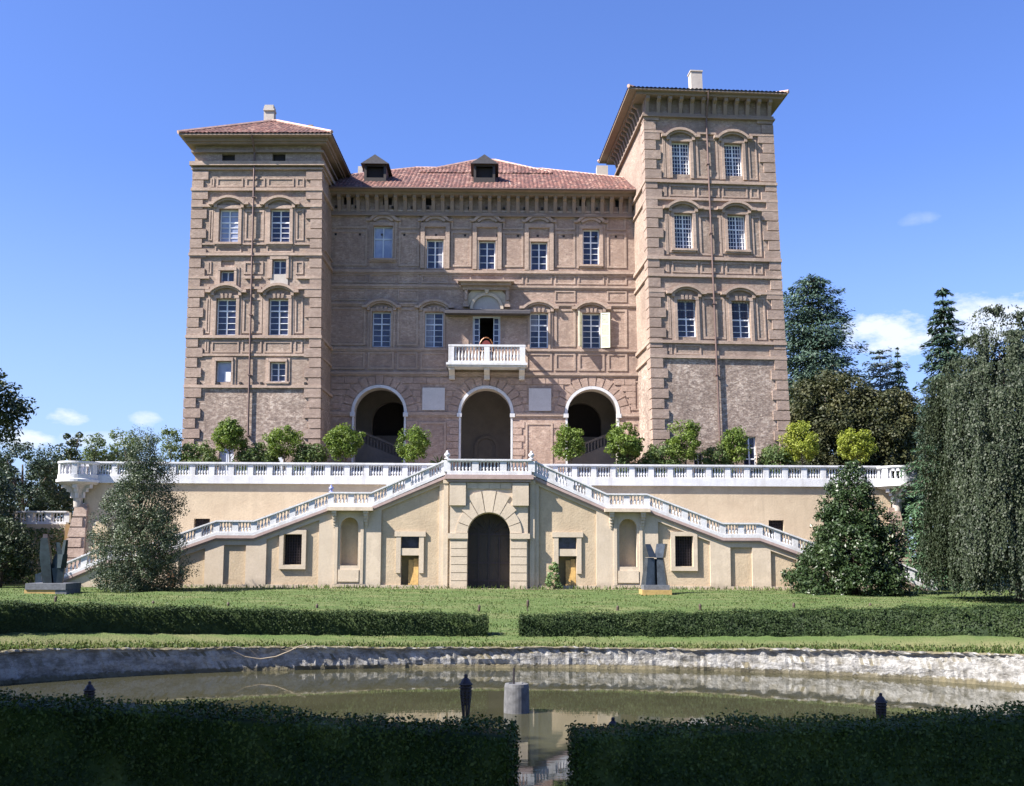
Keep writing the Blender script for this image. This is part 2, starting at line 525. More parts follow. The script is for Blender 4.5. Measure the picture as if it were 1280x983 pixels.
def window(face, u, z0, z1, w, cols=2, rows=(4,), transom=.66, glass=None, paint=None, recess=.22, sill=True, jamb=.22, hood=None, keys=False, lintel=True, brickfill=0):
    """one window with frame, pane, sill, surround and arched hood; all built round its own foot"""
    glass = glass or M_GLASS; paint = paint or M_WHITE
    h = z1 - z0
    f = MB(); t = .075
    y0, y1 = recess, recess + .07
    f.box(-w / 2, -w / 2 + t, y0, y1, 0, h); f.box(w / 2 - t, w / 2, y0, y1, 0, h)
    f.box(-w / 2 + t, w / 2 - t, y0, y1, 0, t); f.box(-w / 2 + t, w / 2 - t, y0, y1, h - t, h)
    xs = [-w / 2 + w * k / cols for k in range(1, cols)]
    for k, x in enumerate(xs):
        bw = .045 if cols == 2 or k == cols // 2 - 1 else .016
        f.box(x - bw, x + bw, y0 - .012, y1, t, h - t)
    zs = []
    if transom:
        zt = h * transom
        f.box(-w / 2 + t, w / 2 - t, y0 - .006, y1, zt - .045, zt + .045)
        lo, hi = rows if len(rows) == 2 else (rows[0], 2)
        zs = [zt * k / lo for k in range(1, lo)] + [zt + (h - zt) * k / hi for k in range(1, hi)]
    else:
        zs = [h * k / rows[0] for k in range(1, rows[0])]
    for z in zs: f.box(-w / 2 + t, w / 2 - t, y0 + .006, y1 - .008, z - .018, z + .018)
    o = cpart(f, 'window', paint, face, u=u, z=z0)
    # the two casements of an old window never lie quite in one plane
    g = MB()
    for s in (-1, 1):
        tw = rnd.uniform(-.012, .012); tz = rnd.uniform(-.012, .012)
        a, c = (-w / 2 - .03, 0) if s < 0 else (0, w / 2 + .03)
        g.add([(a, recess + .05 + tw, -.03), (c, recess + .05 - tw, -.03), (c, recess + .05 - tw + tz, h + .03), (a, recess + .05 + tw + tz, h + .03)], [(0, 1, 2, 3)])
    cpart(g, 'pane', glass, face, o, u, z0)
    q = rnd.random()
    if glass is M_GLASS and w > 1.1 and q < .38:        # half-drawn white curtain close behind the glass
        hh_ = h * rnd.choice((1.0, 1.0, .55)); ww_ = w * rnd.uniform(.22, .4); sd_ = rnd.choice((-1, 1))
        a, c = sorted((sd_ * (w / 2 - .06), sd_ * (w / 2 - .06 - ww_)))
        cpart(MB().box(a, c, recess + .028, recess + .034, h - hh_ + .08, h - .08), 'curtain', M_CURT, face, o, u, z0)
    if sill:
        cpart(MB().box(-w / 2 - .28, w / 2 + .28, -.2, .1, -.17, -.03).box(-w / 2 - .2, w / 2 + .2, -.12, .05, -.28, -.172), 'sill', BR['trim'], face, o, u, z0)
    if jamb:
        s = MB()
        for a in (-1, 1):
            x0, x1 = sorted((a * (w / 2 + .02), a * (w / 2 + .02 + jamb)))
            s.box(x0, x1, -.12, .02, -.02 if sill else -.3, h + .02)
            x0, x1 = sorted((a * (w / 2 + .02 + jamb + .012), a * (w / 2 + .02 + jamb + .18)))
            s.box(x0, x1, -.055, .02, -.3, h + .28)
        if lintel: s.box(-w / 2 - jamb, w / 2 + jamb, -.135, .02, h + .021, h + .25)
        if keys:
            for k in (-1, 0, 1): s.hexa([(k * .27 - .07, -.19, h + .03), (k * .27 + .07, -.19, h + .03), (k * .27 + .07, .02, h + .03), (k * .27 - .07, .02, h + .03)],
                                        [(k * .31 - .1, -.22, h + .33), (k * .31 + .1, -.22, h + .33), (k * .31 + .1, .02, h + .33), (k * .31 - .1, .02, h + .33)])
        cpart(s, 'surround', BR['trim'], face, o, u, z0)
    if hood:
        gap, proud = hood
        hw = w / 2 + .52
        rise = .5
        R = (hw * hw + rise * rise) / (2 * rise)
        cz = h + gap + rise - R
        a = math.asin(hw / R)
        q = MB()
        q.prism(arc_band(0, cz, R - .17, R, PI / 2 - a, PI / 2 + a), -proud, .02)
        q.prism(arc_band(0, cz - .001, R - .30, R - .175, PI / 2 - a * .93, PI / 2 + a * .93), -proud * .6, .02)
        for s in (-1, 1):
            x0, x1 = sorted((s * (hw - .12), s * (hw + .24)))
            q.box(x0, x1, -proud * .98, .02, h + gap - .16, h + gap + .03)
            x0, x1 = sorted((s * (hw - .34), s * (hw - .125)))
            q.box(x0, x1, -proud * .62, .02, h + gap - .34, h + gap - .05)
        cpart(q, 'hood', BR['trim'], face, o, u, z0)
    return o


def panel(face, u0, u1, z0, z1, t=.14, p=.05):
    t, p = min(t, .15), min(p, .055)
    """raised brick frame round a sunk panel"""
    if u1 - u0 < 1.0 or z1 - z0 < .9: t, p = .1, min(p, .05)
    f = MB().box(u0, u0 + t, -p, .02, z0, z1).box(u1 - t, u1, -p, .02, z0, z1)
    f.box(u0 + t, u1 - t, -p + .004, .02, z0, z0 + t).box(u0 + t, u1 - t, -p + .004, .02, z1 - t, z1)
    return cpart(f, 'wall_panel', BR['trim'], face)


def ring(face, W, D, z0, z1, p, name='string_course', mat=None):
    return cpart(MB().box(-p, W + p, -p, D + p, z0, z1), name, mat or BR['trim'], face)


def quoin(face, corner, zs, s, D=0):
    """rusticated corner; s=+1 right end of the face, -1 left end"""
    q = MB(); z, z1 = zs
    k = 0
    while z < z1 - .3:
        h = min(.62, z1 - z)
        lf, ls = ((1.05, .72), (.74, 1.05))[k % 2]
        lf += rnd.uniform(-.03, .03)
        x0, x1 = (corner - lf, corner + .11) if s > 0 else (corner - .11, corner + lf)
        q.hexa([(x0, -.10, z), (x1, -.10, z), (x1, ls, z), (x0, ls, z)], [(x0, -.12, z + h), (x1, -.12, z + h), (x1, ls, z + h), (x0, ls, z + h)])
        z += h + .075; k += 1
    return cpart(q, 'quoins', BR['quoin'], face)


def tile_slope(mb, O, X, I, L, slope, run, pitch=.30):
    """corrugated tile sheet: O eave corner, X along the eave, I inward, L eave length, run(x) horizontal run up the roof"""
    n = int(L / pitch * 4)
    rows = 9
    base = len(mb.v); cols = []
    for i in range(n + 1):
        x = L * i / n
        r = max(run(x), .02)
        hz = .075 * abs(math.sin(PI * (x / pitch)))
        for j in range(rows + 1):
            s = r * j / rows
            p = O + X * x + I * s + Vector((0, 0, s * slope + hz + rnd.uniform(-.012, .012)))
            mb.v.append(tuple(p))
    for i in range(n):
        for j in range(rows):
            a = base + i * (rows + 1) + j; b_ = a + rows + 1
            mb.f.append((a, b_, b_ + 1, a + 1))


def hip_roof(face, name, u0, u1, y0, y1, z, slope, label=None):
    mb = MB()
    W, D = u1 - u0, y1 - y0
    hw = min(W, D) / 2
    V = Vector
    run = lambda L: (lambda x: min(x, L - x, hw))
    tile_slope(mb, V((u0, y0, z)), V((1, 0, 0)), V((0, 1, 0)), W, slope, run(W))
    tile_slope(mb, V((u1, y0, z)), V((0, 1, 0)), V((-1, 0, 0)), D, slope, run(D))
    tile_slope(mb, V((u1, y1, z)), V((-1, 0, 0)), V((0, -1, 0)), W, slope, run(W))
    tile_slope(mb, V((u0, y1, z)), V((0, -1, 0)), V((0, 0, 0)) + V((1, 0, 0)), D, slope, run(D))
    o = cpart(mb, name, M_ROOF, face)
    if label: o['label'] = label
    # hip and ridge tiles
    h = MB(); r = .13
    A = [V((u0, y0, z)), V((u1, y0, z)), V((u1, y1, z)), V((u0, y1, z))]
    top = z + hw * slope
    if W >= D: R0, R1 = V((u0 + hw, (y0 + y1) / 2, top)), V((u1 - hw, (y0 + y1) / 2, top)); pairs = ((A[0], R0), (A[3], R0), (A[1], R1), (A[2], R1), (R0, R1))
    else: R0, R1 = V(((u0 + u1) / 2, y0 + hw, top)), V(((u0 + u1) / 2, y1 - hw, top)); pairs = ((A[0], R0), (A[1], R0), (A[2], R1), (A[3], R1), (R0, R1))
    for a, b_ in pairs:
        if (b_ - a).length > .1: h.tube([a + V((0, 0, .06)), b_ + V((0, 0, .06))], r, 6)
    cpart(h, 'ridge_tiles', M_RIDGE, face, o)
    return o


M_RIDGE = flat_mat('ridge_tiles', (.42, .27, .22), .9, var=.3, scale=3)
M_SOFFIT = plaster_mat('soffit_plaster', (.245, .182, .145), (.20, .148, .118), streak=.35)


def pipe(face, pts, r=.07):
    mb = MB().tube([(u, y, z) for u, y, z in pts], r, 7)
    for k in range(6):
        t = k / 5
        u = pts[0][0] + (pts[-1][0] - pts[0][0]) * t; z = pts[0][2] + (pts[-1][2] - pts[0][2]) * t
        mb.box(u - .11, u + .11, pts[-1][1] - .09, .0, z - .03, z + .03)
    return cpart(mb, 'downpipe', M_PIPE, face)


def chimney(face, roof, px0, px1, py0, py1, y, cap=True, mat=None):
    u0, z1 = face.uz(px0, py0, y); u1, z0 = face.uz(px1, py1, y)
    w = u1 - u0
    mb = MB().box(0, w, 0, w * .8, -1.2, z1 - z0)
    o = cpart_y(mb, 'chimney', mat or M_GREYP, face, roof, u0, y, z0)
    return o


def cpart_y(mb, name, mat, face, parent, u, y, z):
    return keep(face, mb.build(name, mat, parent or castle, face.at(u, z, y)))


# ---------------------------------------------------------------- left tower
yl = 68.9
pl = at(232, 500, yl + .25)
LT = Face(pl.x, pl.y, rad(-1.5))
WL = LT.uz(401, 500)[0]; DL = 8.5
ze = LT.uz(318, 167, -1.05)[1]
zl = lambda py, px=318: LT.uz(px, py)[1]
ztop = ze - .12
rows = []
cl = [LT.uz(284, 390)[0], LT.uz(351, 390)[0]]
ww = 1.36
specs = []
specs.append(('up', zl(303), zl(262)))
specs.append(('mid', zl(419), zl(374)))
holes = []
att = [(LT.uz(279, 197)[0], LT.uz(296, 197)[0], zl(201), zl(193)), (LT.uz(345, 197)[0], LT.uz(362, 197)[0], zl(202), zl(192))]
for nm, a, b_ in specs:
    for u in cl: holes.append(rect(u - ww / 2, u + ww / 2, a, b_))
mez = [(cl[0], zl(352), zl(326)), (cl[1], zl(343), zl(325))]
for u, a, b_ in mez: holes.append(rect(u - .48, u + .48, a, b_))
low = [(LT.uz(280.5, 465)[0], zl(478), zl(452)), (LT.uz(349, 465)[0], zl(477), zl(453))]
for u, a, b_ in low: holes.append(rect(u - .52, u + .52, a, b_))
gd = [(LT.uz(283, 570)[0], FLOOR, FLOOR + 2.2), (LT.uz(345, 570)[0], FLOOR, FLOOR + 2.0)]
for u, a, b_ in gd: holes.append(rect(u - .5, u + .5, a + .02, b_))
for a in att: holes.append(rect(*a))
zs_rub = zl(483)
mb = MB().wall(rect(0, WL, zs_rub, ztop), [h for h in holes if min(p[1] for p in h) > zs_rub - .1], depth=.3)
mb.add([(0, 0, zs_rub), (0, DL, zs_rub), (0, DL, ztop), (0, 0, ztop), (WL, 0, zs_rub), (WL, DL, zs_rub), (WL, DL, ztop), (WL, 0, ztop)],
       [(0, 3, 2, 1), (4, 5, 6, 7), (1, 2, 6, 5)])
tw = cpart(mb, 'tower_wall', BR['tower'], LT)
mb = MB().wall(rect(0, WL, FLOOR - .5, zs_rub), [h for h in holes if min(p[1] for p in h) < zs_rub - .1], depth=.3)
mb.add([(0, 0, FLOOR - .5), (0, DL, FLOOR - .5), (0, DL, zs_rub), (0, 0, zs_rub), (WL, 0, FLOOR - .5), (WL, DL, FLOOR - .5), (WL, DL, zs_rub), (WL, 0, zs_rub)],
       [(0, 3, 2, 1), (4, 5, 6, 7), (1, 2, 6, 5)])
cpart(mb, 'tower_wall', BR['rubble'], LT)['label'] = 'rough rubble masonry of the tower foot'
for k, u in enumerate(cl):
    window(LT, u, specs[0][1], specs[0][2], ww, 2, (4, 2), .62, glass=M_GLASSC if k == 0 else M_GLASS, hood=(.42, .34), keys=False)
    window(LT, u, specs[1][1], specs[1][2], ww, 2, (4, 2), .68, sill=False, hood=(.55, .36), keys=True)
window(LT, mez[0][0], mez[0][1], (mez[0][1] + mez[0][2]) / 2, .96, 2, (1,), None, paint=M_BLUEP, sill=False, jamb=.18)
cpart(MB().box(-.5, .5, .1, .2, 0, (mez[0][2] - mez[0][1]) / 2 + .02), 'brick_infill', BR['main'], LT, u=mez[0][0], z=(mez[0][1] + mez[0][2]) / 2 + .03)
window(LT, mez[1][0], mez[1][1], mez[1][2], .96, 2, (2,), None, paint=M_BLUEP, sill=False, jamb=.18)
cpart(MB().box(-.62, .62, -.06, .02, -1.0, -.02), 'brick_infill', M_GREYP, LT, u=mez[1][0], z=mez[1][1])
wb = window(LT, low[0][0], low[0][1], low[0][2], 1.04, 1, (1,), None, paint=M_BLUEP, sill=False, jamb=.12, glass=M_GLASSC)
wb['label'] = 'small window half blocked by a white board'
cpart(MB().box(.02, .42, .17, .215, .08, .75), 'board', M_WHITE, LT, wb, low[0][0], low[0][1])
window(LT, low[1][0], low[1][1], low[1][2], 1.04, 2, (3,), None, jamb=.12)
for u, a, b_ in gd:
    cpart(MB().box(-.5, .5, .2, .28, .02, b_ - a).box(-.02, .02, .18, .21, .02, b_ - a - .1), 'door', M_BLUEP, LT, u=u, z=a)
for a in att:
    cpart(MB().box(-.02, a[1] - a[0] + .02, .25, .3, -.02, a[3] - a[2] + .02), 'attic_opening', M_DARK, LT, u=a[0], z=a[2])
# strings, panels, quoins
for py, t, p in ((206, .28, .30), (212, .14, .18), (237.5, .2, .17), (305.5, .12, .10), (318.5, .2, .16), (421.5, .2, .16), (444, .16, .10), (483.5, .2, .14)):
    z = zl(py)
    ring(LT, WL, DL, z - t / 2, z + t / 2, p)
for py in (258, 347.5, 360.5):                      # broken strings that stop at the windows
    z = zl(py)
    for a, b_ in ((0, cl[0] - 1.25), (cl[0] + 1.25, cl[1] - 1.25), (cl[1] + 1.25, WL)):
        cpart(MB().box(a - (.1 if a == 0 else 0), b_ + (.1 if b_ == WL else 0), -.14, .02, z - .09, z + .09), 'string_course', BR['trim'], LT)
quoin(LT, 0, (FLOOR, zl(214)), -1); quoin(LT, WL, (FLOOR, zl(214)), 1)
e = 1.2
cells = ((e, cl[0] - 1.15), (cl[0] + 1.15, cl[1] - 1.15), (cl[1] + 1.15, WL - e))
for pa, pb in ((223, 234), (263, 301), (327, 343), (373, 417), (426, 441)):
    for a, b_ in cells: panel(LT, a, b_, zl(pb), zl(pa))
for u in cl:
    panel(LT, u - .95, u + .95, zl(234), zl(223)); panel(LT, u - .95, u + .95, zl(441), zl(427)); panel(LT, u - .95, u + .95, zl(316), zl(308))
# coved cornice
c = MB()
c.box(-.88, WL + .95, -1.05, DL + 1.05, ze - .10, ze)
c.box(-.62, WL + .62, -.62, DL + .62, ze - .34, ze - .103)
c.box(-.48, WL + .48, -.48, DL + .48, ze - .48, ze - .343)
c.box(-.22, WL + .22, -.22, DL + .22, ze - 1.0, ze - .85)
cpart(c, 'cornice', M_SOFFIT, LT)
hwl = min(WL + 2.2, DL + 2.2) / 2
rl = hip_roof(LT, 'tower_roof', -.93, WL + 1.0, -1.1, DL + 1.1, ze + .02, (LT.uz(338, 153, hwl - 1.1)[1] - ze) / hwl)
chimney(LT, rl, 333.5, 346, 133, 155, 4.2); chimney(LT, rl, 391, 397, 156, 164, 6.5, mat=BR['tower'])
chm = LT.uz(332.5, 138, 4.1)
cpart_y(MB().box(0, .86, 0, .72, 0, .14).box(.08, .78, .06, .62, .14, .45), 'chimney_cap', M_GREYP, LT, rl, chm[0], 4.1, chm[1])
pu = LT.uz(319, 300)[0]
pipe(LT, [(pu, -1.05, ze - .05), (pu, -.55, ze - .6), (pu, -.16, ze - 1.0), (pu, -.16, zl(545))])

# ---------------------------------------------------------------- right tower
yr = 68.1
pr = at(818, 500, yr)
RT = Face(pr.x, pr.y, rad(3.2))
WR = RT.uz(987, 500)[0]; DR = 11.5
zer = RT.uz(888, 113, -1.0)[1]
zr = lambda py, px=896: RT.uz(px, py)[1]
cr = [RT.uz(863, 400)[0], RT.uz(932, 400)[0]]
wr = 1.28
lev = [(zr(219.5), zr(179.5)), (zr(312), zr(268.5)), (zr(422), zr(376.5))]
zrub = zr(447)
holes_r = [rect(u - wr / 2, u + wr / 2, a, b_) for a, b_ in lev for u in cr]
zt = zer - .1
fh = RT.uz(860, 134)[1]
slot = [(RT.uz(859, 134)[0], RT.uz(864, 134)[0], fh - .5, fh + .25)]
mb = MB().wall(rect(0, WR, zrub, zt), holes_r + [rect(*slot[0])], depth=.3)
mb.add([(0, 0, zrub), (0, DR, zrub), (0, DR, zt), (0, 0, zt), (WR, 0, zrub), (WR, DR, zrub), (WR, DR, zt), (WR, 0, zt)], [(0, 3, 2, 1), (4, 5, 6, 7), (1, 2, 6, 5)])
cpart(mb, 'tower_wall', BR['tower'], RT)
cpart(MB().box(-.02, slot[0][1] - slot[0][0] + .02, .25, .3, -.02, .77), 'attic_opening', M_DARK, RT, u=slot[0][0], z=slot[0][2])
gw = [(RT.uz(874, 570)[0], FLOOR, FLOOR + 1.9, .66), (RT.uz(938.5, 570)[0], FLOOR, RT.uz(938, 546)[1], .9)]
gw = [(u, a, b_, w) for u, a, b_, w in gw]
mb = MB().wall(rect(0, WR, FLOOR - .5, zrub), [rect(u - w / 2, u + w / 2, a + .02, b_) for u, a, b_, w in gw], depth=.3)
mb.add([(0, 0, FLOOR - .5), (0, DR, FLOOR - .5), (0, DR, zrub), (0, 0, zrub), (WR, 0, FLOOR - .5), (WR, DR, FLOOR - .5), (WR, DR, zrub), (WR, 0, zrub)], [(0, 3, 2, 1), (4, 5, 6, 7), (1, 2, 6, 5)])
cpart(mb, 'tower_wall', BR['rubble'], RT)['label'] = 'rough rubble masonry of the tower foot'
for u, a, b_, w in gw:
    window(RT, u, a + .02, b_, w, 2, (2, 2), .5, sill=False, jamb=0)
for k, (a, b_) in enumerate(lev):
    for u in cr:
        window(RT, u, a, b_, wr, 2 if k == 2 else 6, (3, 2) if k == 2 else (5, 3), .5 if k == 2 else .6, hood=(.45 if k < 2 else .55, .34), keys=k == 2, sill=k == 1)
        if k == 2:      # old iron lattice over the upper half of the lowest row
            g = MB()
            h = b_ - a
            for q in range(7): g.box(-wr / 2 + wr * q / 6 - .012, -wr / 2 + wr * q / 6 + .012, .13, .15, h * .55, h)
            for q in range(5): g.box(-wr / 2, wr / 2, .12, .128, h * (.57 + .1 * q) - .012, h * (.57 + .1 * q) + .012)
            cpart(g, 'grille', M_IRON, RT, u=u, z=a)
for py, t, p in ((146, .16, .12), (229, .2, .16), (250.5, .16, .13), (324.5, .22, .17), (346, .18, .14), (428.5, .2, .16), (447, .2, .14)):
    z = zr(py); ring(RT, WR, DR, z - t / 2, z + t / 2, p)
for py in (168, 262, 366):
    z = zr(py)
    for a, b_ in ((0, cr[0] - 1.2), (cr[0] + 1.2, cr[1] - 1.2), (cr[1] + 1.2, WR)):
        cpart(MB().box(a - (.1 if a == 0 else 0), b_ + (.1 if b_ == WR else 0), -.13, .02, z - .08, z + .08), 'string_course', BR['trim'], RT)
quoin(RT, 0, (FLOOR, zr(146)), -1); quoin(RT, WR, (FLOOR, zr(146)), 1)
cells = ((e, cr[0] - 1.12), (cr[0] + 1.12, cr[1] - 1.12), (cr[1] + 1.12, WR - e))
for pa, pb in ((174, 224), (234, 247), (270, 320), (329, 342), (372, 424), (432, 444)):
    for i, (a, b_) in enumerate(cells):
        if pa == 432 and i > 0: continue
        panel(RT, a, b_, zr(pb), zr(pa))
for u in cr:
    panel(RT, u - .92, u + .92, zr(247), zr(233)); panel(RT, u - .92, u + .92, zr(342), zr(328))
    if u == cr[0]: panel(RT, u - .92, u + .92, zr(444), zr(432))


def bracket_cornice(face, W, D, ze, name='cornice', side=True, u0=0.0, wrap=True, ul=None, proj=1.0, step=.82, zb=1.35):
    c = MB()
    s = 1 if wrap else 0
    c.box(u0 - (ul or proj) * s, W + proj * s, -proj, D + proj * s, ze - .1, ze)
    c.box(u0 - .72 * s, W + .72 * s, -.72, D + .72 * s, ze - .3, ze - .103)
    c.box(u0 - .16 * s, W + .16 * s, -.16, D + .16 * s, ze - zb - .18, ze - zb)
    c.box(u0 - .24 * s, W + .24 * s, -.24, D + .24 * s, ze - zb - .3, ze - zb - .183)
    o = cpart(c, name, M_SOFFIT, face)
    n = max(2, int(round((W - u0) / step)))
    def br(f):
        prof = [(-.02, 0), (-.02, zb - .3), (.62, zb - .3), (.62, zb - .52), (.36, zb - .66), (.2, .18), (.16, 0)]
        return prof
    prof = br(0)
    for k in range(n + 1):
        u = u0 + .15 + (W - u0 - .3) * k / n
        vs = [(u - .13, -y, ze - zb + z) for y, z in prof] + [(u + .13, -y, ze - zb + z) for y, z in prof]
        m_ = len(prof)
        cpart(MB().add(vs, [tuple(range(m_))[::-1], tuple(range(m_, 2 * m_))] + [(i, (i + 1) % m_, (i + 1) % m_ + m_, i + m_) for i in range(m_)]), 'bracket', M_SOFFIT, face, o)
    if side:
        n2 = int(round(D / step))
        for k in range(1, n2):
            y = .2 + (D - .4) * k / n2
            vs = [(-a, y - .13, ze - zb + z) for a, z in prof] + [(-a, y + .13, ze - zb + z) for a, z in prof]
            m_ = len(prof)
            cpart(MB().add(vs, [tuple(range(m_)), tuple(range(m_, 2 * m_))[::-1]] + [(i, i + m_, (i + 1) % m_ + m_, (i + 1) % m_) for i in range(m_)]), 'bracket', M_SOFFIT, face, o)
    return o


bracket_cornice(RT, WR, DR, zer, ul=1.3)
rr = hip_roof(RT, 'tower_roof', -1.35, WR + 1.05, -1.05, DR + 1.05, zer + .02, .24)
ch = RT.uz(876, 90, 1.2), RT.uz(891, 111, 1.2)
w = ch[1][0] - ch[0][0]
cpart_y(MB().box(0, w, 0, .8, -1.0, ch[0][1] - ch[1][1]), 'chimney', M_GREYP, RT, rr, ch[0][0], 1.2, ch[1][1])
cpart_y(MB().box(-.05, w + .05, -.05, .85, 0, .1), 'chimney_cap', M_GREYP, RT, rr, ch[0][0], 1.2, ch[0][1] + .003)
pu0, pu1 = RT.uz(889, 160)[0], RT.uz(905, 520)[0]
pu = (pu0 + pu1) / 2
pipe(RT, [(pu, -1.0, zer - .02), (pu, -.8, zer - .5), (pu, -.16, zer - 1.7), (pu, -.16, zr(560))])

# ---------------------------------------------------------------- main block
MF = Face(0, 73.0, 0)
u0 = MF.uz(396, 500)[0]; u1 = MF.uz(812, 500)[0]
zm = lambda py, px=606: MF.uz(px, py)[1]
zem = MF.uz(606, 236, -1.15)[1]
AX = MF.uz(607.5, 500)[0]
pitchw = (MF.uz(737.5, 400)[0] - MF.uz(475.5, 400)[0]) / 4
wx = [AX + (k - 2) * pitchw for k in range(5)]
ahw = 1.80
zspr, ztopa = zm(517), zm(485.5)
ac = [AX + (k - 1) * (MF.uz(741.5, 500)[0] - MF.uz(475.5, 500)[0]) / 2 for k in range(3)]
outline = [(u0, FLOOR - .3)]
for c_ in ac:
    outline += [(c_ - ahw, FLOOR - .3)] + [(c_ - ahw * math.cos(PI * k / 24), zspr + ahw * math.sin(PI * k / 24)) for k in range(25)] + [(c_ + ahw, FLOOR - .3)]
outline += [(u1, FLOOR - .3), (u1, zem - .1), (u0, zem - .1)]
upper = [(zm(323, 475), zm(283, 475), 1.38), (zm(335.5, 541), zm(300, 541), 1.2), (zm(336.5), zm(301.5), 1.2), (zm(337.5, 673), zm(303, 673), 1.2), (zm(331, 737), zm(287, 737), 1.2)]
sec = (zm(434.5), zm(391))
zdoor = (zm(434), zm(395.5))
holes_m = [rect(x - w / 2, x + w / 2, a, b_) for x, (a, b_, w) in zip(wx, upper)]
holes_m += [rect(x - .66, x + .66, *sec) for k, x in enumerate(wx) if k != 2]
holes_m.append(rect(AX - 1.0, AX + 1.0, *zdoor))
ao = [(430, 442, 245, 256), (479, 490, 245.5, 256.5), (532, 540, 246, 257), (724, 733, 247, 258), (769, 779, 248, 259)]
aos = []
for a, b_, c_, d in ao:
    aos.append((MF.uz(a, c_)[0], MF.uz(b_, c_)[0], MF.uz(a, d)[1], MF.uz(a, c_)[1]))
holes_m += [rect(*a) for a in aos]
mb = MB().wall(outline, holes_m, depth=.28)
cpart(mb, 'facade_wall', BR['main'], MF)
# arches: jambs and soffits of the openings, white archivolts, imposts
for c_ in ac:
    jm = MB()
    p = [(c_ - ahw, FLOOR - .3)] + [(c_ - ahw * math.cos(PI * k / 24), zspr + ahw * math.sin(PI * k / 24)) for k in range(25)] + [(c_ + ahw, FLOOR - .3)]
    n = len(p)
    jm.add([(x, 0, z) for x, z in p] + [(x, 1.0, z) for x, z in p], [(i, i + 1, i + 1 + n, i + n) for i in range(n - 1)])
    cpart(jm, 'arch_reveal', M_GREYP, MF)
for c_ in ac:
    a = MB().prism(arc_band(c_, zspr + .02, ahw - .012, ahw + .2, 0, PI, 28), -.09, .06)
    for s in (-1, 1):
        x0, x1 = sorted((c_ + s * (ahw - .012), c_ + s * (ahw + .13)))
        a.box(x0, x1, -.06, .06, FLOOR, zspr - .28)
        x0, x1 = sorted((c_ + s * (ahw - .07), c_ + s * (ahw + .28)))
        a.box(x0, x1, -.15, .08, zspr - .277, zspr + .018)
    cpart(a, 'arch_surround', M_STONE, MF)
zs467 = zm(467)
# rustication round the arches
for c_ in ac:
    v = MB()
    nb = 13
    for k in range(nb):
        a0, a1 = PI * k / nb + .018, PI * (k + 1) / nb - .018
        rin, rout = ahw + .22, ahw + .22 + (.72 if k % 2 == 0 else .62)
        v.prism(arc_band(c_, zspr + .02, rin, rout, a0, a1, 2), -.065, .02)
    cpart(v, 'voussoirs', BR['rustic'], MF)
rows_z = [zspr + .30 + k * .46 for k in range(6)]
rbs = {}
edges = [u0 + .3] + [x for c_ in ac for x in (c_, c_)] + [u1 - .3]
spans = [(u0 + 1.0, ac[0], None, 0), (ac[0], ac[1], 0, 1), (ac[1], ac[2], 1, 2), (ac[2], u1 - 1.0, 2, None)]
plq = [(MF.uz(528, 500)[0], MF.uz(556, 500)[0], zm(513.5), zm(485.5)), (MF.uz(661, 500)[0], MF.uz(689, 500)[0], zm(513.5), zm(485.5))]
for j, z in enumerate(rows_z):
    if z + .42 > zs467 - .12: continue
    zc = z + .2
    for (a, b_, la, lb) in spans:
        R = ahw + 1.0
        dz = min(max(zc - zspr, 0), R - .01)
        off = math.sqrt(max(R * R - dz * dz, 0))
        x0 = a + off if la is not None else a
        x1 = b_ - off if lb is not None else b_
        segs = [(x0, x1)]
        for q in plq:
            if q[0] > a and q[1] < b_ and zc < q[3] + .2:
                segs = [(x0, q[0] - .12), (q[1] + .12, x1)]
        for s0, s1 in segs:
            L = s1 - s0
            if L < .25: continue
            n = max(1, int(round(L / .95)))
            sh = .25 if j % 2 else 0
            for k in range(n):
                rbs.setdefault((la, (s0 + s1) / 2 > (plq[0][0] + plq[0][1]) / 2 if la == 0 else (s0 + s1) / 2 > (plq[1][0] + plq[1][1]) / 2), MB()).box(s0 + L * k / n + .02, s0 + L * (k + 1) / n - .02, -.055, .02, z, z + .42)
for rb in rbs.values(): cpart(rb, 'rustic_blocks', BR['rustic'], MF)
for c_, s in [(c_, s) for c_ in ac for s in (-1, 1)]:                       # block courses of the piers
    pb = MB(); z = FLOOR + .1; k = 0
    while z < zspr - .75:
        x0, x1 = sorted((c_ + s * (ahw + .16), c_ + s * (ahw + (.78 if k % 2 else .98))))
        pb.box(x0, x1, -.055, .02, z, z + .45); z += .5; k += 1
    cpart(pb, 'pier_blocks', BR['rustic'], MF)
for q in plq:
    cpart(MB().box(0, q[1] - q[0], -.09, .02, 0, q[3] - q[2]), 'stone_panel', M_PLAQUE, MF, u=q[0], z=q[2])
for (a, b_) in ((ac[0] + ahw + 1.05, ac[1] - ahw - 1.05), (ac[1] + ahw + 1.05, ac[2] - ahw - 1.05)):
    panel(MF, a, b_, FLOOR + .1, zspr - .65, .14, .1)
for a, b_ in ((u0 + 1.0, ac[0] - ahw - .9), (ac[2] + ahw + 1.1, u1 - .75)):
    panel(MF, a, b_, zspr + .3, zs467 - .5, .14, .09); panel(MF, a, b_, FLOOR + .1, zspr - .65, .14, .09)
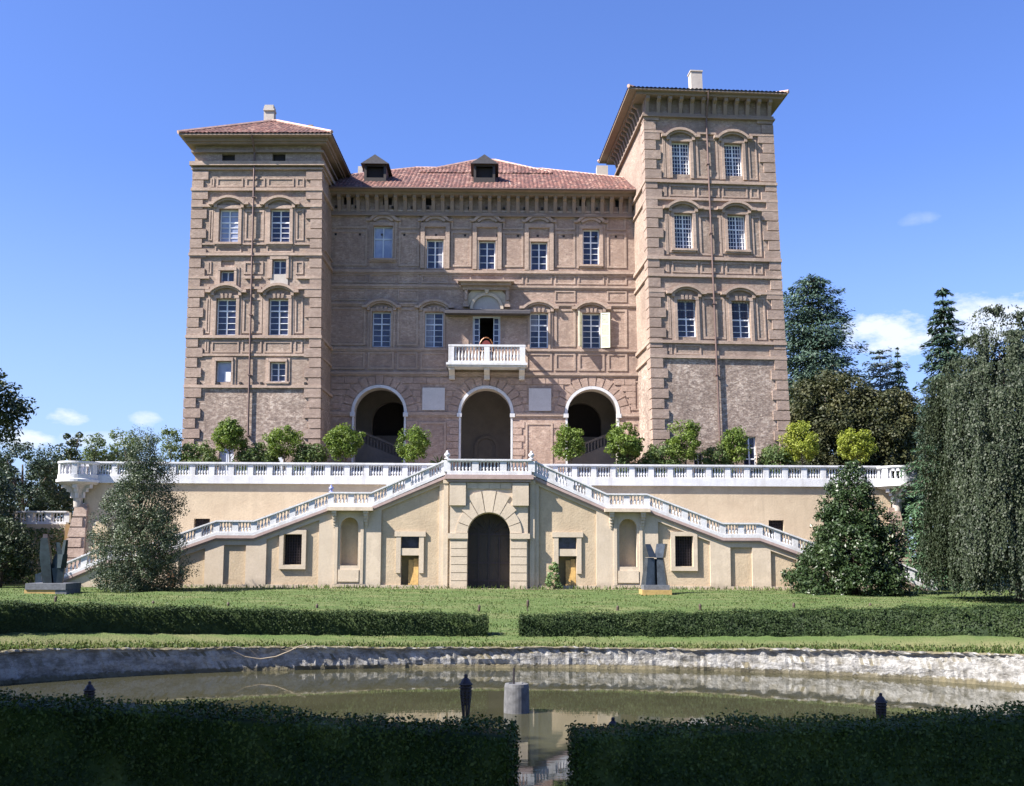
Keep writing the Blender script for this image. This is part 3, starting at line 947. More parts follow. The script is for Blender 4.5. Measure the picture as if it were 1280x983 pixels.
# strings
def mstring(py, t, p, segs=None):
    z = zm(py)
    for a, b_ in (segs or [(u0, u1)]):
        cpart(MB().box(a, b_, -p, .02, z - t / 2, z + t / 2).box(a, b_, -p * .6, .02, z - t / 2 - .1, z - t / 2 - .002), 'string_course', BR['trim'], MF)
mstring(340.5, .2, .17); mstring(358.5, .16, .13); mstring(467.5, .18, .14)
g = 1.25
segs = [(u0, wx[0] - g)] + [(wx[k] + g, wx[k + 1] - g) for k in range(4)] + [(wx[4] + g, u1)]
mstring(381, .14, .12, [segs[0], segs[1], segs[4], segs[5]])
mstring(437.5, .16, .13, [(u0, MF.uz(560, 437)[0]), (MF.uz(657, 437)[0], u1)])
aw = ahw + .3
mstring(518, .22, .12, [(u0, ac[0] - aw), (ac[0] + aw, ac[1] - aw), (ac[1] + aw, ac[2] - aw), (ac[2] + aw, u1)])
mstring(265, .14, .12)
cells = [(u0 + .5, wx[0] - 1.15)] + [(wx[k] + 1.15, wx[k + 1] - 1.15) for k in range(4)] + [(wx[4] + 1.15, wx[4] + 2.6)]
for i, (a, b_) in enumerate(cells):
    for pa, pb in ((270, 287), (290, 334), (344, 355), (363, 377), (386, 433), (441, 463)):
        if i in (2, 3) and pa in (363, 386): continue
        panel(MF, a, b_, zm(pb), zm(pa), .2, .075)
for k, x in enumerate(wx):
    for pa, pb in ((344, 355), (441, 463)):
        if k == 2: continue
        panel(MF, x - .95, x + .95, zm(pb), zm(pa), .2, .06)
    a, b_, w = upper[k]
    if k in (1, 2, 3):
        window(MF, x, a, b_, w, 2, (4,), None, jamb=.12, sill=False)
        q = MB()
        for s_ in (-1, 1):
            xa, xb = sorted((x + s_ * .76, x + s_ * 1.06)); q.box(xa, xb, -.16, .02, a - .05, zm(285))
        q.box(x - 1.06, x + 1.06, -.165, .02, zm(285) + .002, zm(280))
        cpart(q, 'surround', BR['trim'], MF)
    elif k == 0:
        window(MF, x, a, b_, w, 2, (1, 1), .62, jamb=.1, sill=True, glass=M_GLASSC, paint=M_BLUEP)
    else:
        window(MF, x, a, b_, w, 2, (4, 2), .64, jamb=.26, sill=True)
    # relief hood high on the wall
    hz = zm(276); hw = 1.05; rise = .52; R = (hw * hw + rise * rise) / (2 * rise); an = math.asin(hw / R)
    q = MB().prism(arc_band(x, hz + rise - R, R - .2, R, PI / 2 - an, PI / 2 + an), -.2, .02)
    q.prism(arc_band(x, hz + rise - R - .002, R - .42, R - .23, PI / 2 - an * .85, PI / 2 + an * .85), -.12, .02)
    for s in (-1, 1):
        xa, xb = sorted((x + s * (hw - .1), x + s * (hw + .22))); q.box(xa, xb, -.18, .02, hz - .13, hz + .03)
    cpart(q, 'hood', BR['trim'], MF)
secw = []
for k, x in enumerate(wx):
    if k == 2: continue
    secw.append(window(MF, x, sec[0], sec[1], 1.32, 2, (4, 2), .66, jamb=.14, sill=False, hood=(.42, .32), keys=True, paint=M_BLUEP if k < 2 else M_WHITE))
# shutters of the last window of that row
sh = MB(); h = sec[1] - sec[0]
sh.box(0, .07, -.02, .02, 0, h).box(.6, .67, -.02, .02, 0, h)
for z in (0, h / 3 - .03, 2 * h / 3 - .03, h - .08): sh.box(.07, .6, -.02, .02, z, z + .08)
for k in range(34):
    z = .09 + (h - .2) * k / 34
    sh.add([(.07, -.02, z), (.6, -.02, z), (.6, .016, z + .05), (.07, .016, z + .05)], [(0, 1, 2, 3)])
s1 = sh.build('shutter', M_SHUT, castle, MF.at(wx[4] + .68, sec[0], -.13) @ Matrix.Rotation(rad(-12), 4, 'Z'))
s1['label'] = 'pale shutter folded open to the right of the window'
s2 = s1.copy(); COL.objects.link(s2); put(s2, castle, MF.at(wx[4] - .68, sec[0], -.13) @ Matrix.Rotation(rad(246), 4, 'Z'))
s2['label'] = 'pale shutter standing edge-on left of the window'
# balcony door
dr = MB(); h = zdoor[1] - zdoor[0]
dr.box(-1.0, -.93, .1, .2, 0, h).box(.93, 1.0, .1, .2, 0, h).box(-.93, .93, .1, .2, h - .08, h)
dw = cpart(dr, 'balcony_door', M_BLUEP, MF, u=AX, z=zdoor[0])
for s in (-1, 1):
    lf = MB(); xa, xb = sorted((s * .5, s * .92))
    lf.box(xa, xa + .06, .13, .19, 0, h - .09).box(xb - .06, xb, .13, .19, 0, h - .09)
    for k in range(6): z = (h - .15) * k / 5; lf.box(xa + .06, xb - .06, .13, .19, z, z + .05)
    cpart(lf, 'door_leaf', M_BLUEP, MF, dw, AX, zdoor[0])
    cpart(MB().box(xa + .02, xb - .02, .155, .165, .02, h - .12), 'pane', M_GLASS, MF, dw, AX, zdoor[0])
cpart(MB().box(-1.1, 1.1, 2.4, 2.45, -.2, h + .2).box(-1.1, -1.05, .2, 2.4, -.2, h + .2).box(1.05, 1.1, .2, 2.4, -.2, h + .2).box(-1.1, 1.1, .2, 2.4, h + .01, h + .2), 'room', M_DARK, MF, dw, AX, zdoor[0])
# balcony
zb_ = MF.uz(608, 456.5, -1.3)[1]; ub0 = MF.uz(560.5, 445, -1.3)[0]; ub1 = MF.uz(656.5, 445, -1.3)[0]
bz1 = MF.uz(608, 431, -1.3)[1]
bal = cpart(MB().box(ub0 - .15, ub1 + .15, -1.45, -.002, 0, .16).box(ub0 - .02, ub1 + .02, -1.34, -.002, .163, .30).box(ub0 - .02, ub1 + .02, -1.34, -.002, -.12, -.003), 'balcony_slab', M_STONE, MF, z=zb_)
hb = bz1 - zb_
cpart(MB().box(ub0 - .02, ub1 + .02, -1.34, -1.06, hb - .14, hb).box(ub0 - .02, ub0 + .26, -1.06, -.003, hb - .14, hb).box(ub1 - .26, ub1 + .02, -1.06, -.003, hb - .14, hb), 'rail', M_STONE, MF, bal, 0, zb_)
for x in (ub0, (ub0 + ub1) / 2 - .2, ub1 - .4): cpart(MB().box(x, x + .4, -1.33, -1.07, .3, hb - .14), 'pedestal', M_STONE, MF, bal, 0, zb_)


def baluster_mesh(h, r=.075):
    prof = [(r * .9, 0), (r * .9, .05 * h), (r * .5, .09 * h), (r * .72, .16 * h), (r * 1.05, .30 * h), (r * .9, .42 * h), (r * .5, .62 * h), (r * .42, .78 * h), (r * .7, .84 * h), (r * .5, .88 * h), (r * .85, .92 * h), (r * .85, h)]
    return MB().lathe(prof, 8)


hbal = hb - .14 - .3
nb_ = 0
first = None
for x0_, x1_ in ((ub0 + .4, (ub0 + ub1) / 2 - .2), ((ub0 + ub1) / 2 + .2, ub1 - .4)):
    for k in range(9):
        x = x0_ + (x1_ - x0_) * (k + .5) / 9
        M = MF.at(x, zb_ + .3, -1.2)
        if first is None:
            first = baluster_mesh(hbal, .085).build('baluster', M_STONE, bal, M, True)
        else:
            d = first.copy(); COL.objects.link(d); put(d, bal, M)
for x in (ub0 + .22, (ub0 + ub1) / 2, ub1 - .22):
    b_ = MB()
    prof = [(0, 0), (0, .75), (1.1, .75), (1.1, .58), (.7, .42), (.36, .3), (.3, .04), (.2, 0)]
    vs = [(-.2, -y, z) for y, z in prof] + [(.2, -y, z) for y, z in prof]; m_ = len(prof)
    b_.add(vs, [tuple(range(m_))[::-1], tuple(range(m_, 2 * m_))] + [(i, (i + 1) % m_, (i + 1) % m_ + m_, i + m_) for i in range(m_)])
    cpart(b_, 'bracket', M_PLAQUE, MF, bal, x, zb_ - .875)
# slate canopy above the balcony door, lunette and big hood
uc0, zc0 = MF.uz(556, 390, -.85); uc1 = MF.uz(663, 390, -.85)[0]
cn = MB().add([(uc0, -.95, zc0 - .1), (uc1, -.95, zc0 - .1), (uc1, 0, zc0 - .05), (uc0, 0, zc0 - .05), (uc0, -.95, zc0 + .1), (uc1, -.95, zc0 + .1), (uc1, 0, zc0 + .42), (uc0, 0, zc0 + .42)],
              [(0, 3, 2, 1), (4, 5, 6, 7), (0, 1, 5, 4), (1, 2, 6, 5), (2, 3, 7, 6), (3, 0, 4, 7)])
cpart(cn, 'canopy', M_CANOPY, MF)
for a, b_ in ((557, 586), (631, 660)): cpart(MB().box(MF.uz(a, 400)[0], MF.uz(b_, 400)[0], -.06, .02, zm(432), zm(397)), 'wall_panel', BR['main'], MF)
lz = zm(387)
lun = MB().prism(arc_band(AX, lz, 1.0, 1.22, 0, PI, 24), -.2, .02)
lun.prism(arc_band(AX, lz, 1.26, 1.75, .1, PI - .1, 22), -.07, .02)
lo = cpart(lun, 'lunette', M_PLAS2, MF)
cpart(MB().prism([(AX + 1.02 * math.cos(PI * k / 20), lz + 1.02 * math.sin(PI * k / 20)) for k in range(21)], -.03, .02), 'lunette_panel', M_GREYP, MF, lo)
uh0, zh = MF.uz(574, 352, -.7); uh1 = MF.uz(641, 352, -.7)[0]
hd = MB().box(uh0 - .1, uh1 + .1, -.85, .02, zh, zh + .12).box(uh0 + .1, uh1 - .1, -.6, .02, zh - .22, zh - .003).box(uh0 + .25, uh1 - .25, -.35, .02, zh - .5, zh - .223)
for s in (-1, 1):
    x = AX + s * 1.5
    hd.box(x - .14, x + .14, -.25, .02, zh - 1.6, zh - .5); hd.box(x - .2, x + .2, -.32, .02, zh - 1.75, zh - 1.6); hd.box(x - .09, x + .09, -.34, .02, zh - 1.25, zh - .55)
cpart(hd, 'door_hood', BR['trim'], MF)
cpart(MB().hexa([(AX - .1, -.3, zh - .75), (AX + .1, -.3, zh - .75), (AX + .1, 0, zh - .75), (AX - .1, 0, zh - .75)], [(AX - .17, -.36, zh - .5), (AX + .17, -.36, zh - .5), (AX + .17, 0, zh - .5), (AX - .17, 0, zh - .5)]), 'keystone', M_PLAS2, MF)
# main cornice with brackets and attic openings
bracket_cornice(MF, u1 + .2, 6.0, zem, u0=u0 - .2, wrap=False, side=False, proj=1.15, step=.70, zb=1.45)
for a in aos:
    cpart(MB().box(-.02, a[1] - a[0] + .02, .24, .29, -.02, a[3] - a[2] + .02), 'attic_opening', M_DARK, MF, u=a[0], z=a[2])
# putlog holes
for py, st in ((262, 1.35), (296, 1.9)):
    z = zm(py); x = u0 + 1.0
    while x < u1 - 1:
        cpart(MB().box(x, x + .16, -.014 if py != 262 else -.15, .01, z, z + .16), 'putlog_hole', M_DARK, MF); x += st * rnd.uniform(.75, 1.25)
for k in range(6): x = .8 + k * (WL - 1.8) / 5 + rnd.uniform(-.2, .2); cpart(MB().box(x, x + .15, -.145, .01, zl(481), zl(481) + .16), 'putlog_hole', M_DARK, LT)
# roof of the main block
mrf = MB()
zr0 = zem + .02
run_d = 7.6
sl = (MF.uz(606, 212, run_d)[1] - zr0) / (run_d + 1.0)
def mrun(x):
    return min(run_d + 1.0, 3.9 + x * .75, 3.9 + (u1 - u0 - x) * .62)
tile_slope(mrf, Vector((u0, -1.2, zr0)), Vector((1, 0, 0)), Vector((0, 1, 0)), u1 - u0, sl, mrun)
mrf.add([(u0, -1.0, zr0 - .1), (u1, -1.0, zr0 - .1), (u1, 16, zr0 - .1), (u0, 16, zr0 - .1), (u0 + 6, run_d, zr0 + sl * (run_d + 1) - .05), (u1 - 6, run_d, zr0 + sl * (run_d + 1) - .05)],
        [(1, 2, 5), (2, 3, 4, 5), (3, 0, 4)])
mroof = cpart(mrf, 'main_roof', M_ROOF, MF)
gt = MB().tube([(u0 + .3, -1.22, zr0 - .05), (u1 - .3, -1.22, zr0 - .05)], .085, 7)
cpart(gt, 'gutter', M_PIPE, MF, mroof)
fl = MB().tube([(AX - 1.5, 1.6, zr0 + sl * 2.6 + .1), (AX - 1.62, -.9, zr0 + .12)], .06, 5).tube([(AX + 1.6, 1.6, zr0 + sl * 2.6 + .1), (AX + 1.76, -.9, zr0 + .12)], .06, 5)
cpart(fl, 'flashing', M_GREYP, MF, mroof)
# raised upper roof in the middle, hipped both ways
ur = MB()
yv = 4.6
ur0 = MF.uz(524, 214, yv)[0]; ur1 = MF.uz(690, 214, yv)[0]
zv = zr0 + sl * (yv + 1.0) + .22
Lr = ur1 - ur0
zap = MF.uz(606, 201, yv + 4.2)[1]
sl2 = (zap - zv) / 4.2
tile_slope(ur, Vector((ur0, yv, zv)), Vector((1, 0, 0)), Vector((0, 1, 0)), Lr, sl2, lambda x: min(4.2, .7 + x * .78, .7 + (Lr - x) * .78))
ur.add([(ur0, yv + .02, zv - .2), (ur1, yv + .02, zv - .2), (ur1, yv + .02, zv + .02), (ur0, yv + .02, zv + .02)], [(0, 1, 2, 3)])
uro = cpart(ur, 'upper_roof', M_ROOF, MF)
rt_ = MB().tube([(ur0, yv + .5, zv + .25), (ur0 + 4.5, yv + 4.2, zap + .03), (ur1 - 4.5, yv + 4.2, zap + .03), (ur1, yv + .5, zv + .25)], .13, 6)
cpart(rt_, 'ridge_tiles', M_RIDGE, MF, uro)
rt_ = MB().tube([(u0, 2.9, zr0 + sl * 3.9 + .05), (u0 + 6.2, run_d, zr0 + sl * (run_d + 1) + .05), (u1 - 7.5, run_d, zr0 + sl * (run_d + 1) + .05), (u1, 2.9, zr0 + sl * 3.9 + .05)], .13, 6)
cpart(rt_, 'ridge_tiles', M_RIDGE, MF, mroof)


def dormer(px0, px1, ptop, pbot, y):
    a, z0_ = MF.uz(px0, pbot, y); b_, z1_ = MF.uz(px1, ptop, y)
    w = b_ - a; h = z1_ - z0_
    he = h * .62
    d = MB()
    d.box(.12, .3, 0, 2.6, -.5, he).box(w - .3, w - .12, 0, 2.6, -.5, he).box(.3, w - .3, 0, .1, -.3, .12).box(.3, w - .3, 0, .1, he - .14, he)
    o = cpart_y(d, 'dormer', M_DWOOD, MF, mroof, a, y, z0_)
    cpart_y(MB().box(.3, w - .3, .35, .4, .1, he - .1), 'dormer_opening', M_DARK, MF, mroof, a, y, z0_)
    r = MB().prism([(-.12, he - .02), (w + .12, he - .02), (w * .70, h * .86), (w / 2, h), (w * .30, h * .86)], -.28, 3.4)
    cpart_y(r, 'dormer_roof', M_CANOPY, MF, mroof, a, y, z0_)
dormer(453, 485, 195, 224, .9); dormer(590, 621, 195, 224, .9)
for a, b_, c_, d, y in ((746, 760, 207, 222, 6.0), (447.5, 453, 208, 221, 6.5)):
    ua, za = MF.uz(a, c_, y); ub, zb2 = MF.uz(b_, d, y)
    cpart_y(MB().box(0, ub - ua, 0, .7, -1.5, za - zb2), 'chimney', M_GREYP, MF, mroof, ua, y, zb2)
# body behind the facade (back and flanks of the block)
cpart(MB().box(u0, u1, 8.0, 16, FLOOR - .3, zem - .2), 'rear_wall', BR['main'], MF)
for x in (MF.uz(409, 400)[0], MF.uz(805.5, 400)[0]):
    cpart(MB().tube([(x, -.12, zem - 1.6), (x, -.12, FLOOR)], .06, 6), 'downpipe', M_PIPE, MF)
# loggia behind the arches
lg = MB(); a, b_ = u0 + .9, u1 - .9; y0, y1, zc_ = 1.0, 6.4, zspr + 2.6
lg.add([(a, y0, FLOOR), (b_, y0, FLOOR), (b_, y1, FLOOR), (a, y1, FLOOR), (a, y0, zc_), (b_, y0, zc_), (b_, y1, zc_), (a, y1, zc_)],
       [(0, 1, 2, 3), (4, 7, 6, 5), (0, 3, 7, 4), (1, 5, 6, 2)])
bw = []
lw = MB().wall(rect(a, b_, FLOOR, zc_), [arch_pts(ac[0] - 1.2, ac[0] + 1.9, zspr - 1.0, zspr + .1), arch_pts(ac[2] - 1.9, ac[2] + 1.2, zspr - 1.0, zspr + .1)], y=y1 - .8, depth=.6)
lg.v, off = lg.v, None
n0 = len(lg.v); lg.v += lw.v; lg.f += [tuple(i + n0 for i in f) for f in lw.f]
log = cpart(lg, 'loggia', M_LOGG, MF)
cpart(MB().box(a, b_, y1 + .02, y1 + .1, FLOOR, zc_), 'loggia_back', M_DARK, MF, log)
for s, c_ in ((1, ac[0]), (-1, ac[2])):
    # inner stair with its parapet, climbing away from the middle
    pth = [(c_ - s * 3.0, FLOOR + 3.7 + 1.0), (c_ + s * 3.2, FLOOR + 1.2 + 1.0)]
    (xa, za), (xb, zb3) = pth if pth[0][0] < pth[1][0] else pth[::-1]
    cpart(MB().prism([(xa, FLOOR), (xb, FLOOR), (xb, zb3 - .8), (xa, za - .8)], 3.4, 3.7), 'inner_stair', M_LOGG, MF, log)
    cpart(MB().prism([(xa, za - .12), (xb, zb3 - .12), (xb, zb3 + .06), (xa, za + .06)], 3.38, 3.66), 'stair_rail', M_LOGG, MF, log)
    pk = MB()
    for k in range(26):
        t = (k + .5) / 26
        pk.box(xa + (xb - xa) * t - .05, xa + (xb - xa) * t + .05, 3.47, 3.57, za + (zb3 - za) * t - .82, za + (zb3 - za) * t - .1)
    cpart(pk, 'stair_balusters', M_LOGG, MF, log)

# gilded chair standing behind the balcony rail
ch = empty('chair', (AX, 73 - .93, zb_ + .30), 'gilded chair with rounded red back standing on the balcony in front of the open door', 'chair')
q = MB()
q.tube([(-.42, 0, .55)] + [(.42 * math.cos(PI - PI * k / 10), 0, .62 + .62 * math.sin(PI * k / 10)) for k in range(11)] + [(.42, 0, .55)], .035, 6)
q.build('backrest', M_GOLD, ch, Matrix.Translation(ch.location))
MB().prism([(.33 * math.cos(PI * k / 10), .6 + .5 * math.sin(PI * k / 10)) for k in range(11)], -.03, .03).build('back_cushion', flat_mat('red_velvet', (.12, .012, .012), .8), ch, Matrix.Translation(ch.location))
MB().box(-.4, .4, -.55, 0, .42, .52).build('seat', M_GOLD, ch, Matrix.Translation(ch.location))
for sx in (-1, 1):
    for y in (-.5, -.04):
        MB().tube([(sx * .36, y, 0), (sx * .37, y, .42)], [.022, .035], 6).build('leg', M_GOLD, ch, Matrix.Translation(ch.location))
ch.rotation_euler = (0, 0, PI); ch.scale = (1.25, 1.25, 1.42)

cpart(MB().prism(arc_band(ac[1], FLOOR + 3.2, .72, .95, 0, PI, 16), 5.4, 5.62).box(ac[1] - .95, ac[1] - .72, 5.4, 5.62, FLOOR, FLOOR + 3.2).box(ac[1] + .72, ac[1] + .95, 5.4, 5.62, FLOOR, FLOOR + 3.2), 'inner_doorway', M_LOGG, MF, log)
# the right tower stands battered: it narrows a little towards the eaves
done = set()
bpy.context.view_layer.update()
for f_, o in FACE_PARTS:
    if f_ is MF or o.data.name in done: continue
    done.add(o.data.name)
    W_ = world_of(o); A = f_.I @ W_; B = A.inverted()
    for v_ in o.data.vertices:
        p = A @ v_.co
        q_ = max(0, p.z - FLOOR) / 21.5
        p.x = p.x * (1 - .034 * q_) - .40 * q_ if f_ is RT else p.x * (1 - .042 * q_)
        v_.co = B @ p

# ================================================================== TERRACE AND DOUBLE STAIRCASE
YS, YT = 61.0, 64.0
SF, TF = Face(0, YS), Face(0, YT)
SAX = SF.uz(611, 690)[0]
zs_ = lambda py, px=611: SF.uz(px, py)[1]
LAWN = 1.86
zC, zL1, zL2, zL3 = zs_(594.5), zs_(635), zs_(671), 3.42
PROF = [(2.5, zC), (7.0, zL1), (9.4, zL1), (13.9, zL2), (16.1, zL2), (20.3, zL3), (22.5, zL3), (26.4, 1.75)]


def prof_z(a):
    a = abs(a)
    if a <= PROF[0][0]: return zC
    for (x0, z0), (x1, z1) in zip(PROF, PROF[1:]):
        if a <= x1: return z0 + (z1 - z0) * (a - x0) / (x1 - x0)
    return PROF[-1][1]


stair = empty('stone_staircase', (SAX, YS, LAWN), 'cream plastered double staircase descending both ways from the landing over the arched gate', 'staircase')


def spart(mb, name, mat, parent=None, y=0.0, smooth=False):
    return mb.build(name, mat, parent or stair, Matrix.Translation((SAX, YS + y, 0)), smooth)


def mir(poly, s):
    return [(x * s, z) for x, z in poly] if s > 0 else [(x * s, z) for x, z in poly][::-1]


ZB = 1.5
BW = 2.30                                            # half width of the central block
outl = [(-26.4, ZB)] + [(-BW, ZB), (-BW, zC - .05), (BW, zC - .05), (BW, ZB)] + [(26.4, ZB)]
outl = [(-26.4, ZB), (-BW, ZB), (-BW, zC - .02), (-2.5, zC - .02)] + [(-a, z - .02) for a, z in PROF[1:]]
wall_holes, panels = [], []
A0, A1, B0, B1, C0, C1, D0, D1 = 2.96, 6.39, 10.06, 13.15, 14.35, 15.65, 16.75, 18.3
zbt = zs_(732)
pa = [(A0, zbt), (A1, zbt), (A1, prof_z(A1) - .42), (A0, prof_z(A0) - .42)]
pb_ = [(B0, zbt), (B1, zbt), (B1, prof_z(B1) - .52), (B0, prof_z(B0) - .52)]
pc = [(C0, zbt), (C1, zbt), (C1, zs_(683)), (C0, zs_(683))]
pd = [(D0, zbt), (D1, zbt), (D1, prof_z(D1) - .52), (D0, prof_z(D0) - .52)]
nic = arch_pts(7.74, 8.80, zs_(708), zs_(659), 14)
lowp = rect(7.66, 8.88, zs_(728), zs_(712.5))
dwin = rect(4.15, 5.20, zs_(686), zs_(671))
ddoor = rect(4.15, 5.20, LAWN - .05, zs_(695))
bwin = rect(11.08, 12.12, zs_(707), zs_(669.5))
RD = .13
for s in (-1, 1):
    o = [(BW, ZB), (26.4, ZB)] + [(a, z - .02) for a, z in PROF[::-1]] + [(BW, zC - .02)]
    w = MB().wall(mir(o, s), [mir(q, s) for q in (pa, pb_, pc, pd, nic)], 0, [RD, RD, RD, RD, .6])
    # sloping top of the flights, end and inner return
    tops = [(BW, zC)] + PROF
    for (x0, z0), (x1, z1) in zip(tops, tops[1:]):
        f = [(x0 * s, 0, z0 - .02), (x1 * s, 0, z1 - .02), (x1 * s, 2.95, z1 - .02), (x0 * s, 2.95, z0 - .02)]
        w.add(f, [(0, 1, 2, 3) if s > 0 else (3, 2, 1, 0)])
    spart(w, 'staircase_wall', M_PLAS2)
    sp = MB()
    sp.wall(mir(pa, s), [mir(dwin, s)], RD, .35) if False else None
    # back of the bay with the little door: the door reaches through the panel's foot
    bay = [(A0, zbt), (4.15, zbt), (4.15, ddoor[2][1]), (5.20, ddoor[2][1]), (5.20, zbt), (A1, zbt), pa[2], pa[3]]
    sp.wall(mir(bay, s), [mir(dwin, s)], RD, .35)
    sp.wall(mir(pb_, s), [mir(bwin, s)], RD, .35)
    sp.wall(mir(pc, s), [], RD); sp.wall(mir(pd, s), [], RD)
    sp.wall(mir([(7.6, zs_(708)), (9, zs_(708)), (9, zs_(640)), (7.6, zs_(640))], s), [], .6)
    spart(sp, 'sunk_panels', M_PLAS)
    # door reveals and dark inside
    rv = MB()
    x0, x1 = sorted((4.15 * s, 5.20 * s))
    for x in (x0, x1):
        rv.add([(x, RD, ZB), (x, RD + .45, ZB), (x, RD + .45, ddoor[2][1]), (x, RD, ddoor[2][1])], [(0, 1, 2, 3)])
    rv.add([(x0, RD, ddoor[2][1]), (x1, RD, ddoor[2][1]), (x1, RD + .45, ddoor[2][1]), (x0, RD + .45, ddoor[2][1])], [(0, 1, 2, 3)])
    spart(rv, 'door_reveal', M_PLAS2)
    spart(MB().box(x0 - .03, x1 + .03, RD + .46, RD + .5, ZB, ddoor[2][1] + .05), 'door', flat_mat('olive_door', (.17, .13, .06), .7, scale=6))
    bd = MB()
    bx0, bx1 = (x1 - .62, x1 - .03)
    z = ddoor[2][1]
    bd.hexa([(bx0, RD + .06, ZB), (bx0 + .3, RD + .06, ZB), (bx0 + .3, RD + .11, ZB), (bx0, RD + .11, ZB)], [(bx0, RD + .3, z - .25), (bx0 + .3, RD + .3, z - .25), (bx0 + .3, RD + .35, z - .25), (bx0, RD + .35, z - .25)])
    bd.hexa([(bx0 + .31, RD + .02, ZB), (bx1, RD + .02, ZB), (bx1, RD + .07, ZB), (bx0 + .31, RD + .07, ZB)], [(bx0 + .31, RD + .26, z - .18), (bx1, RD + .26, z - .18), (bx1, RD + .31, z - .18), (bx0 + .31, RD + .31, z - .18)])
    spart(bd, 'door_leaf', M_YWOOD)['label'] = 'yellow board door leaf standing ajar'
    # frame round door and light
    fr = MB()
    za, zb4, zc4 = zs_(665), zs_(717), zs_(690)
    xa, xb = 4.675 - .82, 4.675 + .82
    def bx(a, b_, y0, y1, z0, z1):
        q = sorted((a * s, b_ * s)); fr.box(q[0], q[1], y0, y1, z0, z1)
    bx(xa, 4.13, RD - .10, RD + .02, zb4, za - .3); bx(5.22, xb, RD - .10, RD + .02, zb4, za - .3)
    bx(xa - .1, xb + .1, RD - .13, RD + .02, za - .297, za)
    bx(4.13, 5.22, RD - .06, RD + .3, zc4 - .23, zc4 + .19)
    spart(fr, 'door_surround', M_PLAS2)
    lt = MB(); q0, q1 = sorted((4.15 * s, 5.2 * s))
    spart(MB().box(q0 - .02, q1 + .02, RD + .33, RD + .36, dwin[0][1] - .02, dwin[2][1] + .02), 'fanlight', M_GLASS)
    # barred window
    q0, q1 = sorted((11.08 * s, 12.12 * s)); z0, z1 = bwin[0][1], bwin[2][1]
    wn = spart(MB().box(q0 - .03, q1 + .03, RD + .33, RD + .37, z0 - .03, z1 + .03), 'window', M_DARK)
    br = MB()
    for k in range(1, 7): x = q0 + (q1 - q0) * k / 7; br.tube([(x, RD + .15, z0), (x, RD + .15, z1)], .018, 5)
    for k in range(1, 11): z = z0 + (z1 - z0) * k / 11; br.tube([(q0, RD + .17, z), (q1, RD + .17, z)], .014, 5)
    spart(br, 'window_bars', M_IRON, wn)
    wf = MB()
    for a, b_, c_, d in ((q0 - .27, q0 - .02, z0 - .27, z1 + .27), (q1 + .02, q1 + .27, z0 - .27, z1 + .27), (q0 - .02, q1 + .02, z1 + .02, z1 + .27), (q0 - .02, q1 + .02, z0 - .27, z0 - .02)):
        wf.box(a, b_, RD - .165, RD + .02, c_, d)
    spart(wf, 'window_surround', M_PLAS2, wn)
    # niche dressing: pedestal panel, jamb strips and consoles carrying the landing
    q0, q1 = sorted((7.66 * s, 8.88 * s))
    spart(MB().box(q0, q1, -.10, .02, zs_(728), zs_(713)), 'niche_pedestal', M_PLAS2)
    ns = MB()
    for a, b_ in ((7.42, 7.60), (8.94, 9.12)):
        q = sorted((a * s, b_ * s)); ns.box(q[0], q[1], -.07, .02, zs_(731), zs_(646))
    q = sorted((7.3 * s, 9.24 * s)); ns.box(q[0], q[1], -.06, .02, zs_(735), zs_(731))
    spart(ns, 'niche_surround', M_PLAS2)
    for a in (7.28, 9.14):
        cn = MB(); q = sorted((a * s - .14, a * s + .14))
        zt_ = zL1 - .22
        for k, (dz, pr) in enumerate(((0, .42), (.16, .36), (.32, .27), (.5, .2), (.68, .12), (.82, .06))):
            cn.box(q[0] + .012 * k, q[1] - .012 * k, -pr, .02, zt_ - dz - .155, zt_ - dz)
        spart(cn, 'console', M_PLAS2)
    q = sorted((6.85 * s, 9.55 * s)); spart(MB().box(q[0], q[1], -.5, .02, zL1 - .22, zL1 - .025), 'landing_slab', M_PLAS2)
    # moulded pink string under the balustrade
    sg = MB()
    for (x0, z0), (x1, z1) in zip(PROF, PROF[1:]):
        po = [(x0, z0 - .17), (x1, z1 - .17), (x1, z1 - .003), (x0, z0 - .003)]
        sg.prism(mir(po, s), -.17, .02)
        po = [(x0, z0 - .27), (x1, z1 - .27), (x1, z1 - .172), (x0, z0 - .172)]
        sg.prism(mir(po, s), -.09, .02)
    spart(sg, 'string_moulding', M_PINK)
    # steps behind the balustrade
    st = MB()
    for (x0, z0), (x1, z1) in zip(PROF, PROF[1:]):
        if z0 == z1:
            q = sorted((x0 * s, x1 * s)); st.box(q[0], q[1], .35, 2.9, z0 - .5, z0 + .12); continue
        n = int((z0 - z1) / .155)
        for k in range(n):
            xa = x0 + (x1 - x0) * k / n; xb = x0 + (x1 - x0) * (k + 1) / n
            q = sorted((xa * s, xb * s)); zz_ = z0 + (z1 - z0) * k / n
            st.box(q[0], q[1], .35, 2.9, zz_ - .5, zz_ + .1)
    spart(st, 'steps', M_STONE)

# low brown hatch at the foot of the lowest flight (left)
for s in (-1, 1):
    q = sorted((18.45 * s, 18.9 * s))
    spart(MB().box(q[0], q[1], -.03, .05, ZB, LAWN + 1.05), 'hatch', flat_mat('brown_hatch', (.16, .09, .05), .8))

